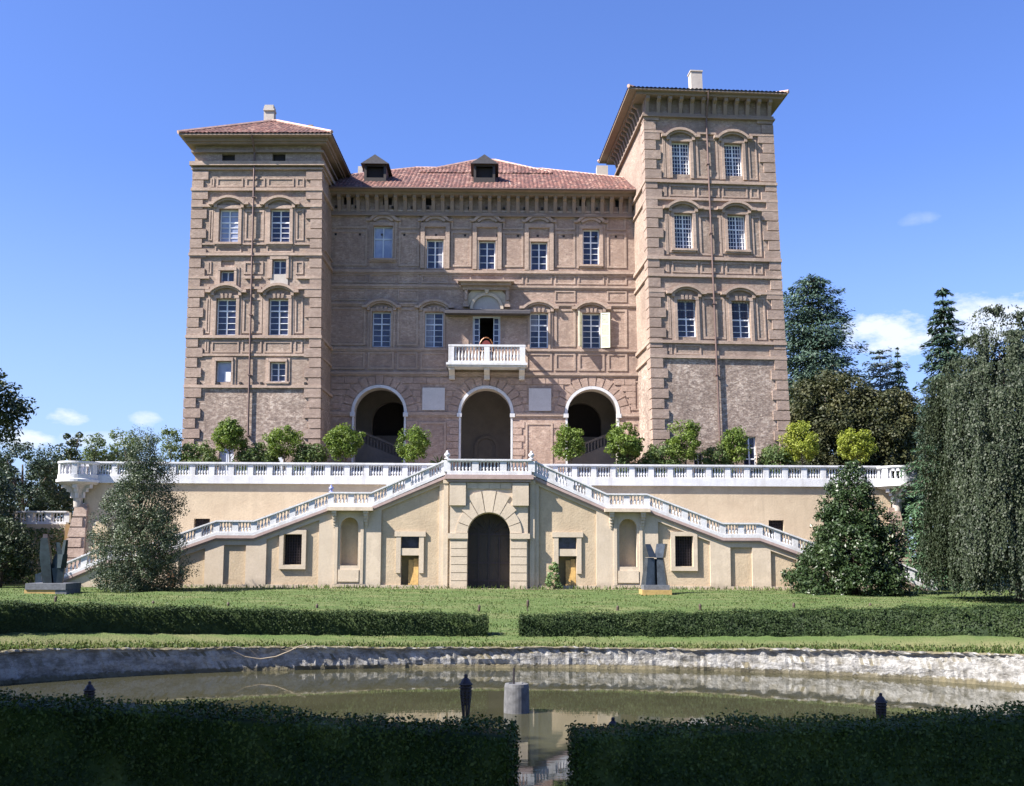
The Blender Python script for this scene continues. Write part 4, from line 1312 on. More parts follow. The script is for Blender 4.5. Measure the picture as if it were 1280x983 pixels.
# central block with the arched gate
R = 1.26
zsp = zs_(668)
cb_ = MB()
ol = [(-BW, ZB), (-R, ZB)] + [(-R * math.cos(PI * k / 24), zsp + R * math.sin(PI * k / 24)) for k in range(25)] + [(R, ZB), (BW, ZB), (BW, zC - .25), (-BW, zC - .25)]
cb_.wall(ol, [], -.3)
for s in (-1, 1): cb_.add([(BW * s, -.3, ZB), (BW * s, .02, ZB), (BW * s, .02, zC - .25), (BW * s, -.3, zC - .25)], [(0, 1, 2, 3) if s > 0 else (3, 2, 1, 0)])
pr_ = [(-R, ZB)] + [(-R * math.cos(PI * k / 24), zsp + R * math.sin(PI * k / 24)) for k in range(25)] + [(R, ZB)]
n = len(pr_)
cb_.add([(x, -.3, z) for x, z in pr_] + [(x, 1.0, z) for x, z in pr_], [(i, i + 1, i + 1 + n, i + n) for i in range(n - 1)])
spart(cb_, 'gate_block', M_PLAS2)
bl = MB()
z = LAWN + .02; k = 0
while z < zsp - .3:
    for s in (-1, 1):
        q = sorted((s * (R + .015), s * (BW - .06))); bl.box(q[0], q[1], -.37, -.28, z, z + .43)
    z += .47
for s in (-1, 1):
    q = sorted((s * (R - .02), s * (BW + .12))); bl.box(q[0], q[1], -.44, -.25, zsp - .27, zsp + .04)
    q = sorted((s * (BW - .92), s * (BW + .04))); bl.box(q[0], q[1], -.47, -.28, zs_(632.5), zC - .48)
nv = 9
for k in range(nv):
    a0, a1 = PI * k / nv + .014, PI * (k + 1) / nv - .014
    L = 2.0 + (.55 if k in (3, 4, 5) else (.15 if k in (2, 6) else -.05))
    rr_ = min(L, (BW - .06) / max(abs(math.cos((a0 + a1) / 2)), .001)) if k in (0, 1, 7, 8) else L
    bl.prism(arc_band(0, zsp + .02, R + .012, rr_, a0, a1, 3), -.37, -.28)
for k in range(4):
    x0 = -1.34 + .67 * k; bl.box(x0 + .015, x0 + .655, -.37, -.28, zC - .82, zC - .47)
spart(bl, 'gate_rustication', M_PLAS2)
for s in (-1, 1):
    ps = MB()
    q = sorted((s * (BW + .13), s * (BW + .40))); ps.box(q[0], q[1], -.16, .02, ZB, zC - .28)
    q = sorted((s * (BW + .10), s * (BW + .44))); ps.box(q[0], q[1], -.21, .02, zC - .5, zC - .283)
    spart(ps, 'pilaster', M_PLAS2)
sl_ = MB().box(-2.62, 2.62, -.62, .02, zC - .26, zC - .003).box(-2.48, 2.48, -.5, .02, zC - .42, zC - .263)
spart(sl_, 'landing_slab', M_PINK)
spart(MB().box(-2.5, 2.5, .3, 2.95, zC - .3, zC + .1), 'landing_floor', M_STONE)
gt_ = spart(MB().add([(x, .75, z) for x, z in pr_], [tuple(range(n))]), 'gate', M_DWOOD)
gl = MB()
for x in (-.62, 0, .62): gl.box(x - .035, x + .035, .70, .745, ZB, zsp + .55)
for z in (LAWN + .45, LAWN + 1.5, zsp + .0): gl.box(-R, R, .69, .744, z - .04, z + .05)
for k in range(1, 8):
    a = PI * k / 8; gl.tube([(.3 * math.cos(a), .7, zsp + .3 * math.sin(a)), (1.2 * math.cos(a), .7, zsp + 1.2 * math.sin(a))], .018, 5)
spart(gl, 'gate_bars', M_IRON, gt_)

# ---------------------------------------------------------------- terrace retaining wall
zTB = TF.uz(611, 606.5)[1]                           # foot of the terrace balustrade plinth
tw_ = empty('terrace_wall', (SAX, YT, LAWN), 'tall cream plastered retaining wall carrying the white balustrade of the upper terrace', 'wall')


def tpart(mb, name, mat, parent=None, smooth=False):
    return mb.build(name, mat, parent or tw_, Matrix.Translation((SAX, YT, 0)), smooth)


TE = 26.0
wl_ = TF.uz(242, 660)[0] - SAX, TF.uz(262, 660)[0] - SAX, TF.uz(250, 676)[1], TF.uz(250, 648.5)[1]
wr_ = TF.uz(961, 660)[0] - SAX, TF.uz(980, 660)[0] - SAX, TF.uz(970, 676)[1], TF.uz(970, 650.5)[1]
t_ = MB().wall(rect(-TE + .8, TE - .8, ZB, zTB), [rect(*wl_), rect(*wr_)], 0, .4)
t_.box(-TE + .801, -TE + 1.2, .02, 45, ZB, zTB - .01).box(TE - 1.2, TE - .801, .02, 45, ZB, zTB - .01)
tpart(t_, 'wall_face', M_PLAS)
for w in (wl_, wr_):
    o = tpart(MB().box(w[0] - .02, w[1] + .02, .37, .42, w[2] - .02, w[3] + .02), 'window', M_DARK)
    b_ = MB()
    for k in range(1, 6): x = w[0] + (w[1] - w[0]) * k / 6; b_.tube([(x, .2, w[2]), (x, .2, w[3])], .016, 5)
    for k in range(1, 7): z = w[2] + (w[3] - w[2]) * k / 7; b_.tube([(w[0], .215, z), (w[1], .215, z)], .013, 5)
    tpart(b_, 'window_bars', M_IRON, o)
for s in (-1, 1):
    # leaning brick buttress at each corner
    zt_ = zTB - 1.3
    def bxx(z): return 25.55 + (zt_ - z) / (zt_ - 1.6) * .95
    core = MB()
    b0, b1 = sorted((24.95 * s, bxx(1.6) * s)); t0, t1 = sorted((24.95 * s, bxx(zt_) * s))
    core.hexa([(b0, -.5, 1.5), (b1, -.5, 1.5), (b1, 1.0, 1.5), (b0, 1.0, 1.5)], [(t0, -.2, zt_), (t1, -.2, zt_), (t1, 1.0, zt_), (t0, 1.0, zt_)])
    o = tpart(core, 'corner_buttress', BR['quoin'])
    q = MB(); z = 1.7; k = 0
    while z < zt_ - .3:
        ww_ = .0 if k % 2 else .22
        a0, a1 = sorted(((24.9 + ww_) * s, (bxx(z) + .06) * s)); c0, c1 = sorted(((24.9 + ww_) * s, (bxx(z + .55) + .06) * s))
        y0 = -.58 + .3 * (z - 1.5) / (zt_ - 1.5); y1 = -.58 + .3 * (z - .95) / (zt_ - 1.5)
        q.hexa([(a0, y0, z), (a1, y0, z), (a1, .9, z), (a0, .9, z)], [(c0, y1, z + .55), (c1, y1, z + .55), (c1, .9, z + .55), (c0, .9, z + .55)])
        z += .63; k += 1
    tpart(q, 'buttress_blocks', BR['quoin'], o)
    q = sorted((23.6 * s, 24.93 * s))
    tpart(MB().hexa([(q[0], -.28, ZB), (q[1], -.28, ZB), (q[1], .02, ZB), (q[0], .02, ZB)], [(q[0], -.04, zt_ - 1.2), (q[1], -.16, zt_ - 1.0), (q[1], .02, zt_ - 1.0), (q[0], .02, zt_ - 1.2)]), 'plaster_buttress', M_PLAS)

tg = MB().box(SAX - TE + 1.25, SAX + TE - 1.25, YT + .6, YT + 44, 1.4, FLOOR - .02).build('terrace_ground', M_GRAVEL)
tag(tg, kind='structure')


# ---------------------------------------------------------------- balustrades
def balustrade(label, runs, Y, hp, hb, hr, per=5, thick=.30, ped=.34, bay=1.235, group='white stone balustrades'):
    """runs: list of (x0, z0, x1, z1) along the foot; every post and baluster stands upright"""
    b0 = empty('balustrade', (runs[0][0], Y, runs[0][1]), label, 'balustrade', group)
    pl_, ra, ps = MB(), MB(), []
    bp = MB(); first = None
    for (x0, z0, x1, z1) in runs:
        L = abs(x1 - x0)
        if x1 < x0: xa, za, xb, zb5 = x1, z1, x0, z0
        else: xa, za, xb, zb5 = x0, z0, x1, z1
        pl_.prism([(xa, za), (xb, zb5), (xb, zb5 + hp), (xa, za + hp)], -thick / 2 - .05, thick / 2 + .05)
        pl_.prism([(xa, za + hp + .002), (xb, zb5 + hp + .002), (xb, zb5 + hp + .06), (xa, za + hp + .06)], -thick / 2 - .02, thick / 2 + .02)
        zt = hp + .06 + hb
        ra.prism([(xa, za + zt), (xb, zb5 + zt), (xb, zb5 + zt + hr * .35), (xa, za + zt + hr * .35)], -thick / 2 - .01, thick / 2 + .01)
        ra.prism([(xa, za + zt + hr * .35 + .002), (xb, zb5 + zt + hr * .35 + .002), (xb, zb5 + zt + hr), (xa, za + zt + hr)], -thick / 2 - .07, thick / 2 + .07)
        n = max(1, int(round(L / bay)))
        sl = (z1 - z0) / (x1 - x0)
        zz = lambda x: z0 + (x - x0) * sl
        for k in range(n + 1):
            x = xa + (xb - xa) * k / n
            lo = min(zz(x - ped / 2), zz(x + ped / 2)) + hp + .03; hi = max(zz(x - ped / 2), zz(x + ped / 2)) + zt + hr * .3
            if k in (0, n): lo -= .02
            if not any(abs(x - q_[0]) < .05 for q_ in ps): ps.append((x, lo, hi))
            if k < n:
                w = (xb - xa) / n
                for j in range(per):
                    xx = x + ped / 2 + (w - ped) * (j + .5) / per
                    M = Matrix.Translation((xx, Y, zz(xx) + hp + .055))
                    if first is None:
                        first = baluster_mesh(hb + .01, .078).build('baluster', M_STONE, b0, M, True)
                    else:
                        d = first.copy(); COL.objects.link(d); put(d, b0, M)
    MY = Matrix.Translation((0, Y, 0))
    pl_.build('plinth', M_STONE, b0, MY); ra.build('rail', M_STONE, b0, MY)
    for x, lo, hi in ps:
        MB().box(x - ped / 2, x + ped / 2, -thick / 2 + .012, thick / 2 - .012, lo, hi).build('pedestal', M_STONE, b0, MY)
    return b0


hp_t, hb_t, hr_t = .46, .64, .17
zTP = zTB
TB0, TB1 = 2.9, 24.55
balustrade('long white balustrade of the terrace left of the landing', [(SAX - TB0, zTP, SAX - TB1, zTP)], YT + .0, hp_t, hb_t, hr_t)
balustrade('long white balustrade of the terrace right of the landing', [(SAX + TB0, zTP, SAX + TB1, zTP)], YT + .0, hp_t, hb_t, hr_t)
for s, wd in ((-1, 'left'), (1, 'right')):
    runs = [(SAX + s * (x0 + (.17 if i == 0 else 0)), z0, SAX + s * x1, z1) for i, ((x0, z0), (x1, z1)) in enumerate(zip(PROF, PROF[1:]))]
    balustrade('sloping white balustrade of the %s staircase flight' % wd, runs, YS + .02, .17, .52, .14, per=4, thick=.26, ped=.36, bay=1.14)
bc = balustrade('short level white balustrade over the arched gate at the head of the stairs', [(SAX - 2.5, zC, SAX + 2.5, zC)], YS - .35, .17, .55, .15, per=6, thick=.28, ped=.40, bay=1.66)
# returns of the landing balustrade to the flights
for s in (-1, 1):
    MB().box(SAX + s * 2.5 - .17, SAX + s * 2.5 + .17, YS - .21, YS + .16, zC + .002, zC + .89).build('return', M_STONE, bc)

# rounded balustrade on each terrace corner
for s, lab in ((-1, 'rounded white corner balustrade on a corbel at the left end of the terrace'), (1, 'rounded white corner balustrade on a corbel at the right end of the terrace')):
    cx, cy, r = SAX + s * 25.55, YT - .05, 1.22
    o = empty('corner_balustrade', (cx, cy, zTP), lab, 'balustrade', 'rounded corner balustrades')
    I = Matrix.Translation((cx, cy, zTP))
    hpc, hbc = .46, .64
    MB().lathe([(0, 0), (r + .12, 0), (r + .12, .16), (r + .03, .2), (r + .03, hpc), (0, hpc)], 40, cap=False).build('plinth', M_STONE, o, I)
    zt = hpc + hbc
    MB().lathe([(r - .28, zt), (r + .01, zt), (r + .06, zt + .06), (r + .06, zt + .17), (r - .32, zt + .17), (r - .32, zt)], 40, cap=False).build('rail', M_STONE, o, I)
    MB().lathe([(.2, -1.6), (.26, -1.5), (.28, -1.1), (.34, -.7), (.45, -.4), (.7, -.18), (1.1, -.12), (1.24, 0)], 28).build('corbel', M_GREYP, o, I)
    first = None
    nb = 24
    for k in range(nb):
        a = 2 * PI * (k + .5) / nb
        if k % 4 == 0:
            p_ = MB().box(-.17, .17, -.15, .12, hpc + .002, zt + .03)
            p_.build('pedestal', M_STONE, o, I @ Matrix.Rotation(a, 4, 'Z') @ Matrix.Translation((0, r - .13, 0)))
            c_ = MB().box(-.12, .12, .3, 1.0, -.36, -.14).box(-.10, .10, .27, .7, -.58, -.363).box(-.09, .09, .2, .46, -.95, -.583)
            c_.build('console', M_PLAQUE, o, I @ Matrix.Rotation(a, 4, 'Z'))
        else:
            M = I @ Matrix.Rotation(a, 4, 'Z') @ Matrix.Translation((0, r - .13, hpc))
            if first is None: first = baluster_mesh(hbc + .005, .078).build('baluster', M_STONE, o, M, True)
            else:
                d = first.copy(); COL.objects.link(d); put(d, o, M)

# stone finials
def finial(loc, s, label, mat):
    prof = [(.17, 0), (.17, .05), (.08, .08), (.07, .13), (.16, .20), (.18, .28), (.13, .36), (.06, .40), (.09, .44), (.05, .5), (.0, .52)]
    o = MB().lathe([(r_ * s, z * s) for r_, z in prof], 12).build('finial', mat, None, Matrix.Translation(loc), True)
    return tag(o, label, 'finial', 'finials on the stair posts')
zf = zC + .17 + .06 + .55 + .15
finial((SAX - 2.5, YS - .35, zf), 1.0, 'white stone finial on the left post of the landing over the arched gate', M_STONE)
finial((SAX + 2.5, YS - .35, zf), 1.0, 'white stone finial on the right post of the landing over the arched gate', M_STONE)
finial((SAX - 9.4, YS + .02, zL1 + .17 + .06 + .52 + .14), .85, 'small bluish urn finial on the lower left stair landing post', flat_mat('blue_ceramic', (.22, .24, .48), .35, var=.4, scale=12))

# ---------------------------------------------------------------- sculptures
def beam(mb, p0, p1, a0, b0, a1, b1, tw=0.0):
    """tapering four-sided bar between two points; half sizes a (x) and b (y)"""
    p0, p1 = Vector(p0), Vector(p1)
    c, s = math.cos(tw), math.sin(tw)
    ring_ = lambda p, a, b_: [(p.x + c * x - s * y, p.y + s * x + c * y, p.z) for x, y in ((-a, -b_), (a, -b_), (a, b_), (-a, b_))]
    mb.hexa(ring_(p0, a0, b0), ring_(p1, a1, b1))
    return mb


def ground(x, y):
    def ss(t): t = min(1, max(0, t)); return t * t * (3 - 2 * t)
    u = min(1.0, abs(x - .4) / 17.0)
    sd_ = min(1.0, abs(x - .4) / 15.0) ** 2
    zb, zh = .69 + .27 * sd_, .93 + .41 * sd_           # at the pond lip and at the hedge
    ye = 26.0 + 9.5 * math.sqrt(max(0.0, 1 - u * u))
    yh = ye + 1.6
    if y >= yh: z = zh + (1.86 - zh) * min(1, (y - yh) / (59.6 - yh))
    elif y >= ye: z = zb + (zh - zb) * (y - ye) / 1.6
    else: z = zb if u < 1 else zb + (zh - zb) * min(1, (abs(x - .4) - 17) / 1.6)
    f = ss((y - 14) / 12)
    z = .70 + (z - .70) * f
    if y < 9.5: z = .70 + 1.42 * ss((9.5 - y) / 7.5)
    return z


ys_ = 56.5
pR = at(819, 741, ys_)
gz = ground(pR.x, ys_)
sc = empty('sculpture', (pR.x, ys_, gz), 'dark faceted bronze sculpture of two uprights parting like a V on an ochre base', 'sculpture')
I = Matrix.Translation(sc.location)
MB().box(-.80, .80, -.7, .7, -.1, .24).build('base', M_YELLOW, sc, I)
MB().box(-.70, .70, -.6, .6, .242, .50).build('plinth', M_PLINTH, sc, I)
q = beam(MB(), (-.40, 0, .50), (-.30, 0, 1.98), .26, .34, .18, .22, .25); beam(q, (-.12, .06, .5), (-.10, .06, 1.9), .16, .2, .12, .2, -.2)
q.build('leg', M_BRONZE, sc, I)
q = beam(MB(), (.42, 0, .50), (.30, 0, 1.98), .25, .34, .17, .22, -.3); beam(q, (.16, .1, .5), (.12, .06, 1.92), .12, .2, .1, .16, .3)
q.build('leg', M_BRONZE, sc, I)
beam(MB(), (-.22, 0, 2.0), (-.45, 0, 2.72), .22, .28, .15, .2, .25).build('upper_block', M_BRONZE, sc, I)
beam(MB(), (.28, 0, 1.98), (.40, 0, 2.74), .24, .3, .25, .24, -.4).build('upper_block', M_BRONZE, sc, I)
ys_ = 54.0
pL = at(66, 743, ys_); gz = ground(pL.x, ys_)
sc = empty('sculpture', (pL.x, ys_, gz), 'greenish bronze sculpture of a leaning slab and twisted figure on a wide grey plinth', 'sculpture')
I = Matrix.Translation(sc.location)
MB().box(-1.08, .5, -.9, .9, -.12, .20).build('base', M_YELLOW, sc, I)
MB().box(-1.02, 1.04, -.95, 1.0, .203, .52).box(.502, 1.07, -.9, .9, -.12, .2).build('plinth', M_PLINTH, sc, I)
q = beam(MB(), (-.22, -.1, .52), (-.42, -.1, 1.9), .22, .2, .26, .2, .15); beam(q, (-.42, -.1, 1.9), (-.52, -.1, 2.85), .26, .2, .17, .16, .15)
q.build('slab', M_BRONZE2, sc, I)
beam(MB(), (-.45, -.1, 2.85), (-.46, -.1, 3.05), .13, .13, .11, .11).build('cap', M_IRON, sc, I)
q = beam(MB(), (.22, .1, .52), (.18, .1, 1.3), .2, .26, .3, .22, .3); beam(q, (.18, .1, 1.3), (.30, .1, 2.0), .3, .22, .24, .2, -.25); beam(q, (.24, .1, 2.0), (.10, .1, 2.62), .12, .16, .09, .12, .2); beam(q, (.42, .1, 2.0), (.5, .1, 2.75), .1, .14, .07, .09, -.2)
q.build('figure', M_BRONZE2, sc, I)

# ================================================================== GROUND, POND, HEDGES
def at_z(px, py, z):
    d = ray(px, py)
    return EYE + d * ((z - EYE.z) / d.z)


PX, PY, PA, PB, PBN = 0.4, 26.0, 17.0, 9.5, 12.7


def pb(a): return PB if math.sin(a) > 0 else PBN

rng = np.random.default_rng(5)


def wob(a, k=1.0):
    return k * (.5 * math.sin(7 * a + 1.3) + .3 * math.sin(17 * a + .4) + .25 * math.sin(41 * a + 2.2) + .2 * math.sin(83 * a))


nseg = 320
ks = [1.0 + .05 * i for i in range(0, 12)] + [1.6 + .12 * i for i in range(0, 26)]
while ks[-1] < 260: ks.append(ks[-1] * 1.22)
vs, fs = [], []
for i, k in enumerate(ks):
    for j in range(nseg):
        a = 2 * PI * j / nseg
        ea, eb = PA * k + .20, pb(a) * k + .20
        if i == 0:
            w = .05 * wob(a) - .13; ea += w; eb += w
        x, y = PX + ea * math.cos(a), PY + eb * math.sin(a)
        z = ground(x, y) + (rnd.uniform(-.03, .03) if 0 < i < 36 else 0) - (.03 if i == 0 else 0)
        vs.append((x, y, z))
for i in range(len(ks) - 1):
    for j in range(nseg):
        a, b_ = i * nseg + j, i * nseg + (j + 1) % nseg
        fs.append((a, a + nseg, b_ + nseg, b_))
lawn = MB().add(vs, fs).build('lawn', M_LAWN, smooth=True)
tag(lawn, kind='structure')
# pond bank
mb = MB(); prof = [(.07, -.4), (.05, 0), (.06, .12), (.05, .3), (.06, .48), (.05, .60), (.0, .645), (-.03, .67), (.0, .70), (.30, .69)]
ns = 900
vs, fs = [], []
for i, (d, z) in enumerate(prof):
    for j in range(ns):
        a = 2 * PI * j / ns
        r_ = d + rnd.uniform(-.03, .03) + .035 * wob(a + z * 2)
        zz_ = (z if z < .05 else z * (1 + (ground(PX + PA * math.cos(a), PY + pb(a) * math.sin(a) + (.02 if math.sin(a) > 0 else -.02)) / .69 - 1))) + (wob(a * 1.7 + 2, .035) + rnd.uniform(-.02, .02) if i > 2 else 0)
        vs.append((PX + (PA + r_) * math.cos(a), PY + (pb(a) + r_) * math.sin(a), zz_))
for i in range(len(prof) - 1):
    for j in range(ns):
        a, b_ = i * ns + j, i * ns + (j + 1) % ns
        fs.append((a, a + ns, b_ + ns, b_))
tag(mb.add(vs, fs).build('pond_bank', M_BANK), kind='structure')
n = 160
tag(MB().add([(PX + (PA + .15) * math.cos(2 * PI * j / n), PY + (pb(2 * PI * j / n) + .15) * math.sin(2 * PI * j / n), 0) for j in range(n)], [tuple(range(n))]).build('water', M_WATER), kind='structure')
# bare strip of ground along the foot of the staircase
tag(MB().add([(SAX - 21, YS - .9, 1.868), (SAX + 21, YS - .9, 1.868), (SAX + 21, YS + .1, 1.868), (SAX - 21, YS + .1, 1.868)], [(0, 1, 2, 3)]).build('path', flat_mat('dry_soil', (.27, .24, .15), .95, var=.35, scale=3.0)), kind='structure')


# ------------------------------------------------------------------ leaves
def quads(C, Nrm, size, aspect=.55, jit=.6, along=None):
    """diamond leaves at C with normals about Nrm; along: preferred long direction"""
    n = len(C)
    Nn = Nrm + jit * rng.normal(size=(n, 3))
    Nn /= np.linalg.norm(Nn, axis=1, keepdims=True) + 1e-9
    R = rng.normal(size=(n, 3)) if along is None else along + .35 * rng.normal(size=(n, 3))
    T = R - (R * Nn).sum(1, keepdims=True) * Nn
    T /= np.linalg.norm(T, axis=1, keepdims=True) + 1e-9
    B = np.cross(Nn, T)
    s = (size * rng.uniform(.65, 1.3, size=(n, 1)))
    V = np.empty((n, 4, 3))
    V[:, 0] = C - T * s * .5; V[:, 2] = C + T * s * .5
    V[:, 1] = C + B * s * .5 * aspect; V[:, 3] = C - B * s * .5 * aspect
    return V.reshape(-1, 3)


def leaf_obj(name, V, mat, parent=None, M=None, extra=None):
    me = bpy.data.meshes.new(name)
    ex_v, ex_f = (extra.v, extra.f) if extra else ([], [])
    nv = len(V); nq = nv // 4
    allv = np.concatenate([V, np.array(ex_v).reshape(-1, 3)]) if ex_v else V
    me.vertices.add(len(allv)); me.vertices.foreach_set('co', allv.astype(np.float32).ravel())
    loops = np.arange(nv, dtype=np.int32)
    starts = np.arange(nq, dtype=np.int32) * 4; tot = np.full(nq, 4, np.int32)
    if ex_f:
        el = np.array([i + nv for f in ex_f for i in f], np.int32)
        et = np.array([len(f) for f in ex_f], np.int32)
        es = nv + np.concatenate([[0], np.cumsum(et)[:-1]]).astype(np.int32)
        loops = np.concatenate([loops, el]); starts = np.concatenate([starts, es]); tot = np.concatenate([tot, et])
    me.loops.add(len(loops)); me.loops.foreach_set('vertex_index', loops)
    me.polygons.add(len(starts)); me.polygons.foreach_set('loop_start', starts); me.polygons.foreach_set('loop_total', tot)
    me.update(calc_edges=True)
    me.materials.append(mat)
    o = bpy.data.objects.new(name, me); COL.objects.link(o)
    put(o, parent, M)
    return o


def hedge(label, path, width, heights, dens, leaf, mat, inward):
    """path: front foot line (x, y); inward: unit vector from front face into the hedge"""
    P = np.array(path, float); n = len(P)
    seg = np.linalg.norm(np.diff(P, axis=0), axis=1); S = np.concatenate([[0], np.cumsum(seg)])
    H = np.array(heights, float)
    m = int(S[-1] / .25) + 2
    ss = np.linspace(0, S[-1], m)
    fx, fy, hh = np.interp(ss, S, P[:, 0]), np.interp(ss, S, P[:, 1]), np.interp(ss, S, H)
    tx, ty = np.gradient(fx), np.gradient(fy); L = np.hypot(tx, ty); tx, ty = tx / L, ty / L
    nx, ny = -ty, tx                                  # into the hedge
    if (nx * inward[0] + ny * inward[1]).mean() < 0: nx, ny = -nx, -ny
    zb = np.array([ground(x, y) for x, y in zip(fx, fy)]) - .05
    core = MB(); ins = leaf * .9
    ring_ = []
    for i in range(m):
        t = ins if i == 0 else (-ins if i == m - 1 else 0)
        x, y = fx[i] + tx[i] * t, fy[i] + ty[i] * t
        bw_ = rnd.uniform(-.02, .02)
        a = (x + nx[i] * (ins + bw_), y + ny[i] * (ins + bw_)); b_ = (x + nx[i] * (width - ins), y + ny[i] * (width - ins))
        h = zb[i] + hh[i] - ins + rnd.uniform(-.015, .015)
        ring_.append([(a[0], a[1], zb[i]), (a[0], a[1], h), (b_[0], b_[1], h), (b_[0], b_[1], zb[i])])
    vs = [p for r_ in ring_ for p in r_]
    fs = []
    for i in range(m - 1):
        for k in range(3): fs.append((i * 4 + k, i * 4 + k + 1, i * 4 + k + 5, i * 4 + k + 4))
    fs += [(0, 1, 2, 3), ((m - 1) * 4 + 3, (m - 1) * 4 + 2, (m - 1) * 4 + 1, (m - 1) * 4)]
    core.add(vs, fs)
    C, Nr = [], []
    def samp(nl, f):
        s = rng.uniform(0, S[-1], nl)
        X, Y, Hh, NX, NY, ZB = (np.interp(s, ss, q) for q in (fx, fy, hh, nx, ny, zb))
        return f(X, Y, Hh, NX, NY, ZB, nl, s)
    rough = leaf * .9
    und = lambda s: .03 * np.sin(s * 1.7) + .02 * np.sin(s * 4.3 + 1)
    def front(X, Y, Hh, NX, NY, ZB, nl, s):
        t = rng.uniform(0, 1, nl); d = rng.normal(0, rough * .6, nl) + und(s + t * 2) - .09 * (t - .5)
        C.append(np.stack([X + NX * d, Y + NY * d, ZB + t * Hh], 1)); Nr.append(np.stack([-NX, -NY, .0 + 0 * NX], 1))
    def back(X, Y, Hh, NX, NY, ZB, nl, s):
        t = rng.uniform(0, 1, nl); d = width + rng.normal(0, rough * .6, nl)
        C.append(np.stack([X + NX * d, Y + NY * d, ZB + t * Hh], 1)); Nr.append(np.stack([NX, NY, .35 + 0 * NX], 1))
    def top(X, Y, Hh, NX, NY, ZB, nl, s):
        t = rng.uniform(-.02, 1.02, nl) * width; up = rng.normal(0, rough * .7, nl) + np.abs(rng.normal(0, rough * .8, nl)) * (rng.uniform(0, 1, nl) < .1) + und(s * 1.3 + 2)
        C.append(np.stack([X + NX * t, Y + NY * t, ZB + Hh + up], 1)); Nr.append(np.stack([0 * NX, 0 * NX, 1 + 0 * NX], 1))
    LA = S[-1]; hm = H.mean()
    samp(int(dens * LA * hm), front); samp(int(dens * .5 * LA * hm), back); samp(int(dens * LA * width), top)
    for i, sg in ((0, -1), (m - 1, 1)):
        nl = int(dens * width * hh[i])
        t = rng.uniform(0, 1, nl) * width; z = rng.uniform(0, 1, nl) * hh[i]; d = rng.normal(0, rough * .6, nl)
        C.append(np.stack([fx[i] + nx[i] * t + tx[i] * d, fy[i] + ny[i] * t + ty[i] * d, zb[i] + z], 1)); Nr.append(np.tile([sg * tx[i], sg * ty[i], .3], (nl, 1)))
    C = np.concatenate(C); Nr = np.concatenate(Nr)
    o = leaf_obj('hedge', quads(C, Nr, leaf, .6, .33 if leaf > .06 else .7), mat, extra=core)
    return tag(o, label, 'hedge', 'clipped hedges round the pond')


def path_from(pts, z):
    return [tuple(at_z(px, py, z)[:2]) for px, py in pts]


def ring_path(xs): return [(x, PY + (PB + 1.65) * math.sqrt(max(0, 1 - ((x - PX) / (PA + 1.65)) ** 2))) for x in xs]
xg = at(609, 791, 37.1).x
hl = ring_path([-17.9, -17.3, -16.5, -15.5, -14, -12, -10, -8, -6, -4, -2.5, xg])
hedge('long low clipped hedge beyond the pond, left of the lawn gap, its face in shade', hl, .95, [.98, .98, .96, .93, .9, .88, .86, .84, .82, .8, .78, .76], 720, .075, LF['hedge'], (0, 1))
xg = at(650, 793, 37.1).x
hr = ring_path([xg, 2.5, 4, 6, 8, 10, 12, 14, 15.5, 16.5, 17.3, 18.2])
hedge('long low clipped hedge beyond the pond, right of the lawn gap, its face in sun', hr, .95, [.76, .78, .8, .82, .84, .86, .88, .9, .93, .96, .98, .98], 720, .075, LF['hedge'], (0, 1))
ZN = [2.24, 2.2, 2.14, 2.06, 1.98, 1.92]


def front_of(pts, w, zn):
    b_ = [at_z(px, py, z) for (px, py), z in zip(pts, zn)]
    return [(p.x, p.y - w) for p in b_]


nl_ = front_of([(-200, 858), (0, 866), (170, 870), (330, 884), (480, 892), (637, 902)], .78, ZN)
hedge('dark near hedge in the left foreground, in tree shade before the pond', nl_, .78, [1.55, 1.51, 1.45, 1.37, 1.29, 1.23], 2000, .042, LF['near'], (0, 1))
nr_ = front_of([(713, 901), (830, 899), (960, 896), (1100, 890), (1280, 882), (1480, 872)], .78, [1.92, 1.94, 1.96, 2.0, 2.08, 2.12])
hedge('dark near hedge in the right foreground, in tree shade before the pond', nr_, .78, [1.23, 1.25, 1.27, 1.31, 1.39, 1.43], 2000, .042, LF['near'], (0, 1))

# tufts on the lawn and the lip of the pond (nobody could count them)
n1 = 9000
a = rng.uniform(.02 * PI, .98 * PI, n1); d = .08 + np.abs(rng.normal(0, .26, n1))
gx, gy = PX + (PA + d) * np.cos(a), PY + (PB + d) * np.sin(a)
gxs = [gx]; gys = [gy]; hs_ = [rng.uniform(.02, .085, n1)]
n2 = 42000
gy2 = rng.uniform(36.2, 60.8, n2); gx2 = rng.uniform(-1, 1, n2) * (gy2 * .53)
gxs.append(gx2); gys.append(gy2); hs_.append(rng.uniform(.02, .06, n2))
n3 = 900
gx3 = SAX + rng.uniform(-18, 18, n3); gy3 = YS - np.abs(rng.normal(0, .35, n3)) - .05
gxs.append(gx3); gys.append(gy3); hs_.append(rng.uniform(.06, .26, n3))
X, Y, Hh = np.concatenate(gxs), np.concatenate(gys), np.concatenate(hs_)
inside = ((X - PX) / (PA + .06)) ** 2 + ((Y - PY) / (PB + .06)) ** 2 < 1
X, Y, Hh = X[~inside], Y[~inside], Hh[~inside]
Z = np.array([ground(x, y) for x, y in zip(X, Y)])
nn = len(X); th = rng.uniform(0, 2 * PI, nn); w = .022 + .1 * Hh
V = np.empty((nn, 4, 3)); lean = rng.normal(0, .4, (nn, 2)) * Hh[:, None]
V[:, 0] = np.stack([X - np.cos(th) * w, Y - np.sin(th) * w, Z - .02], 1)
V[:, 1] = np.stack([X + np.cos(th) * w, Y + np.sin(th) * w, Z - .02], 1)
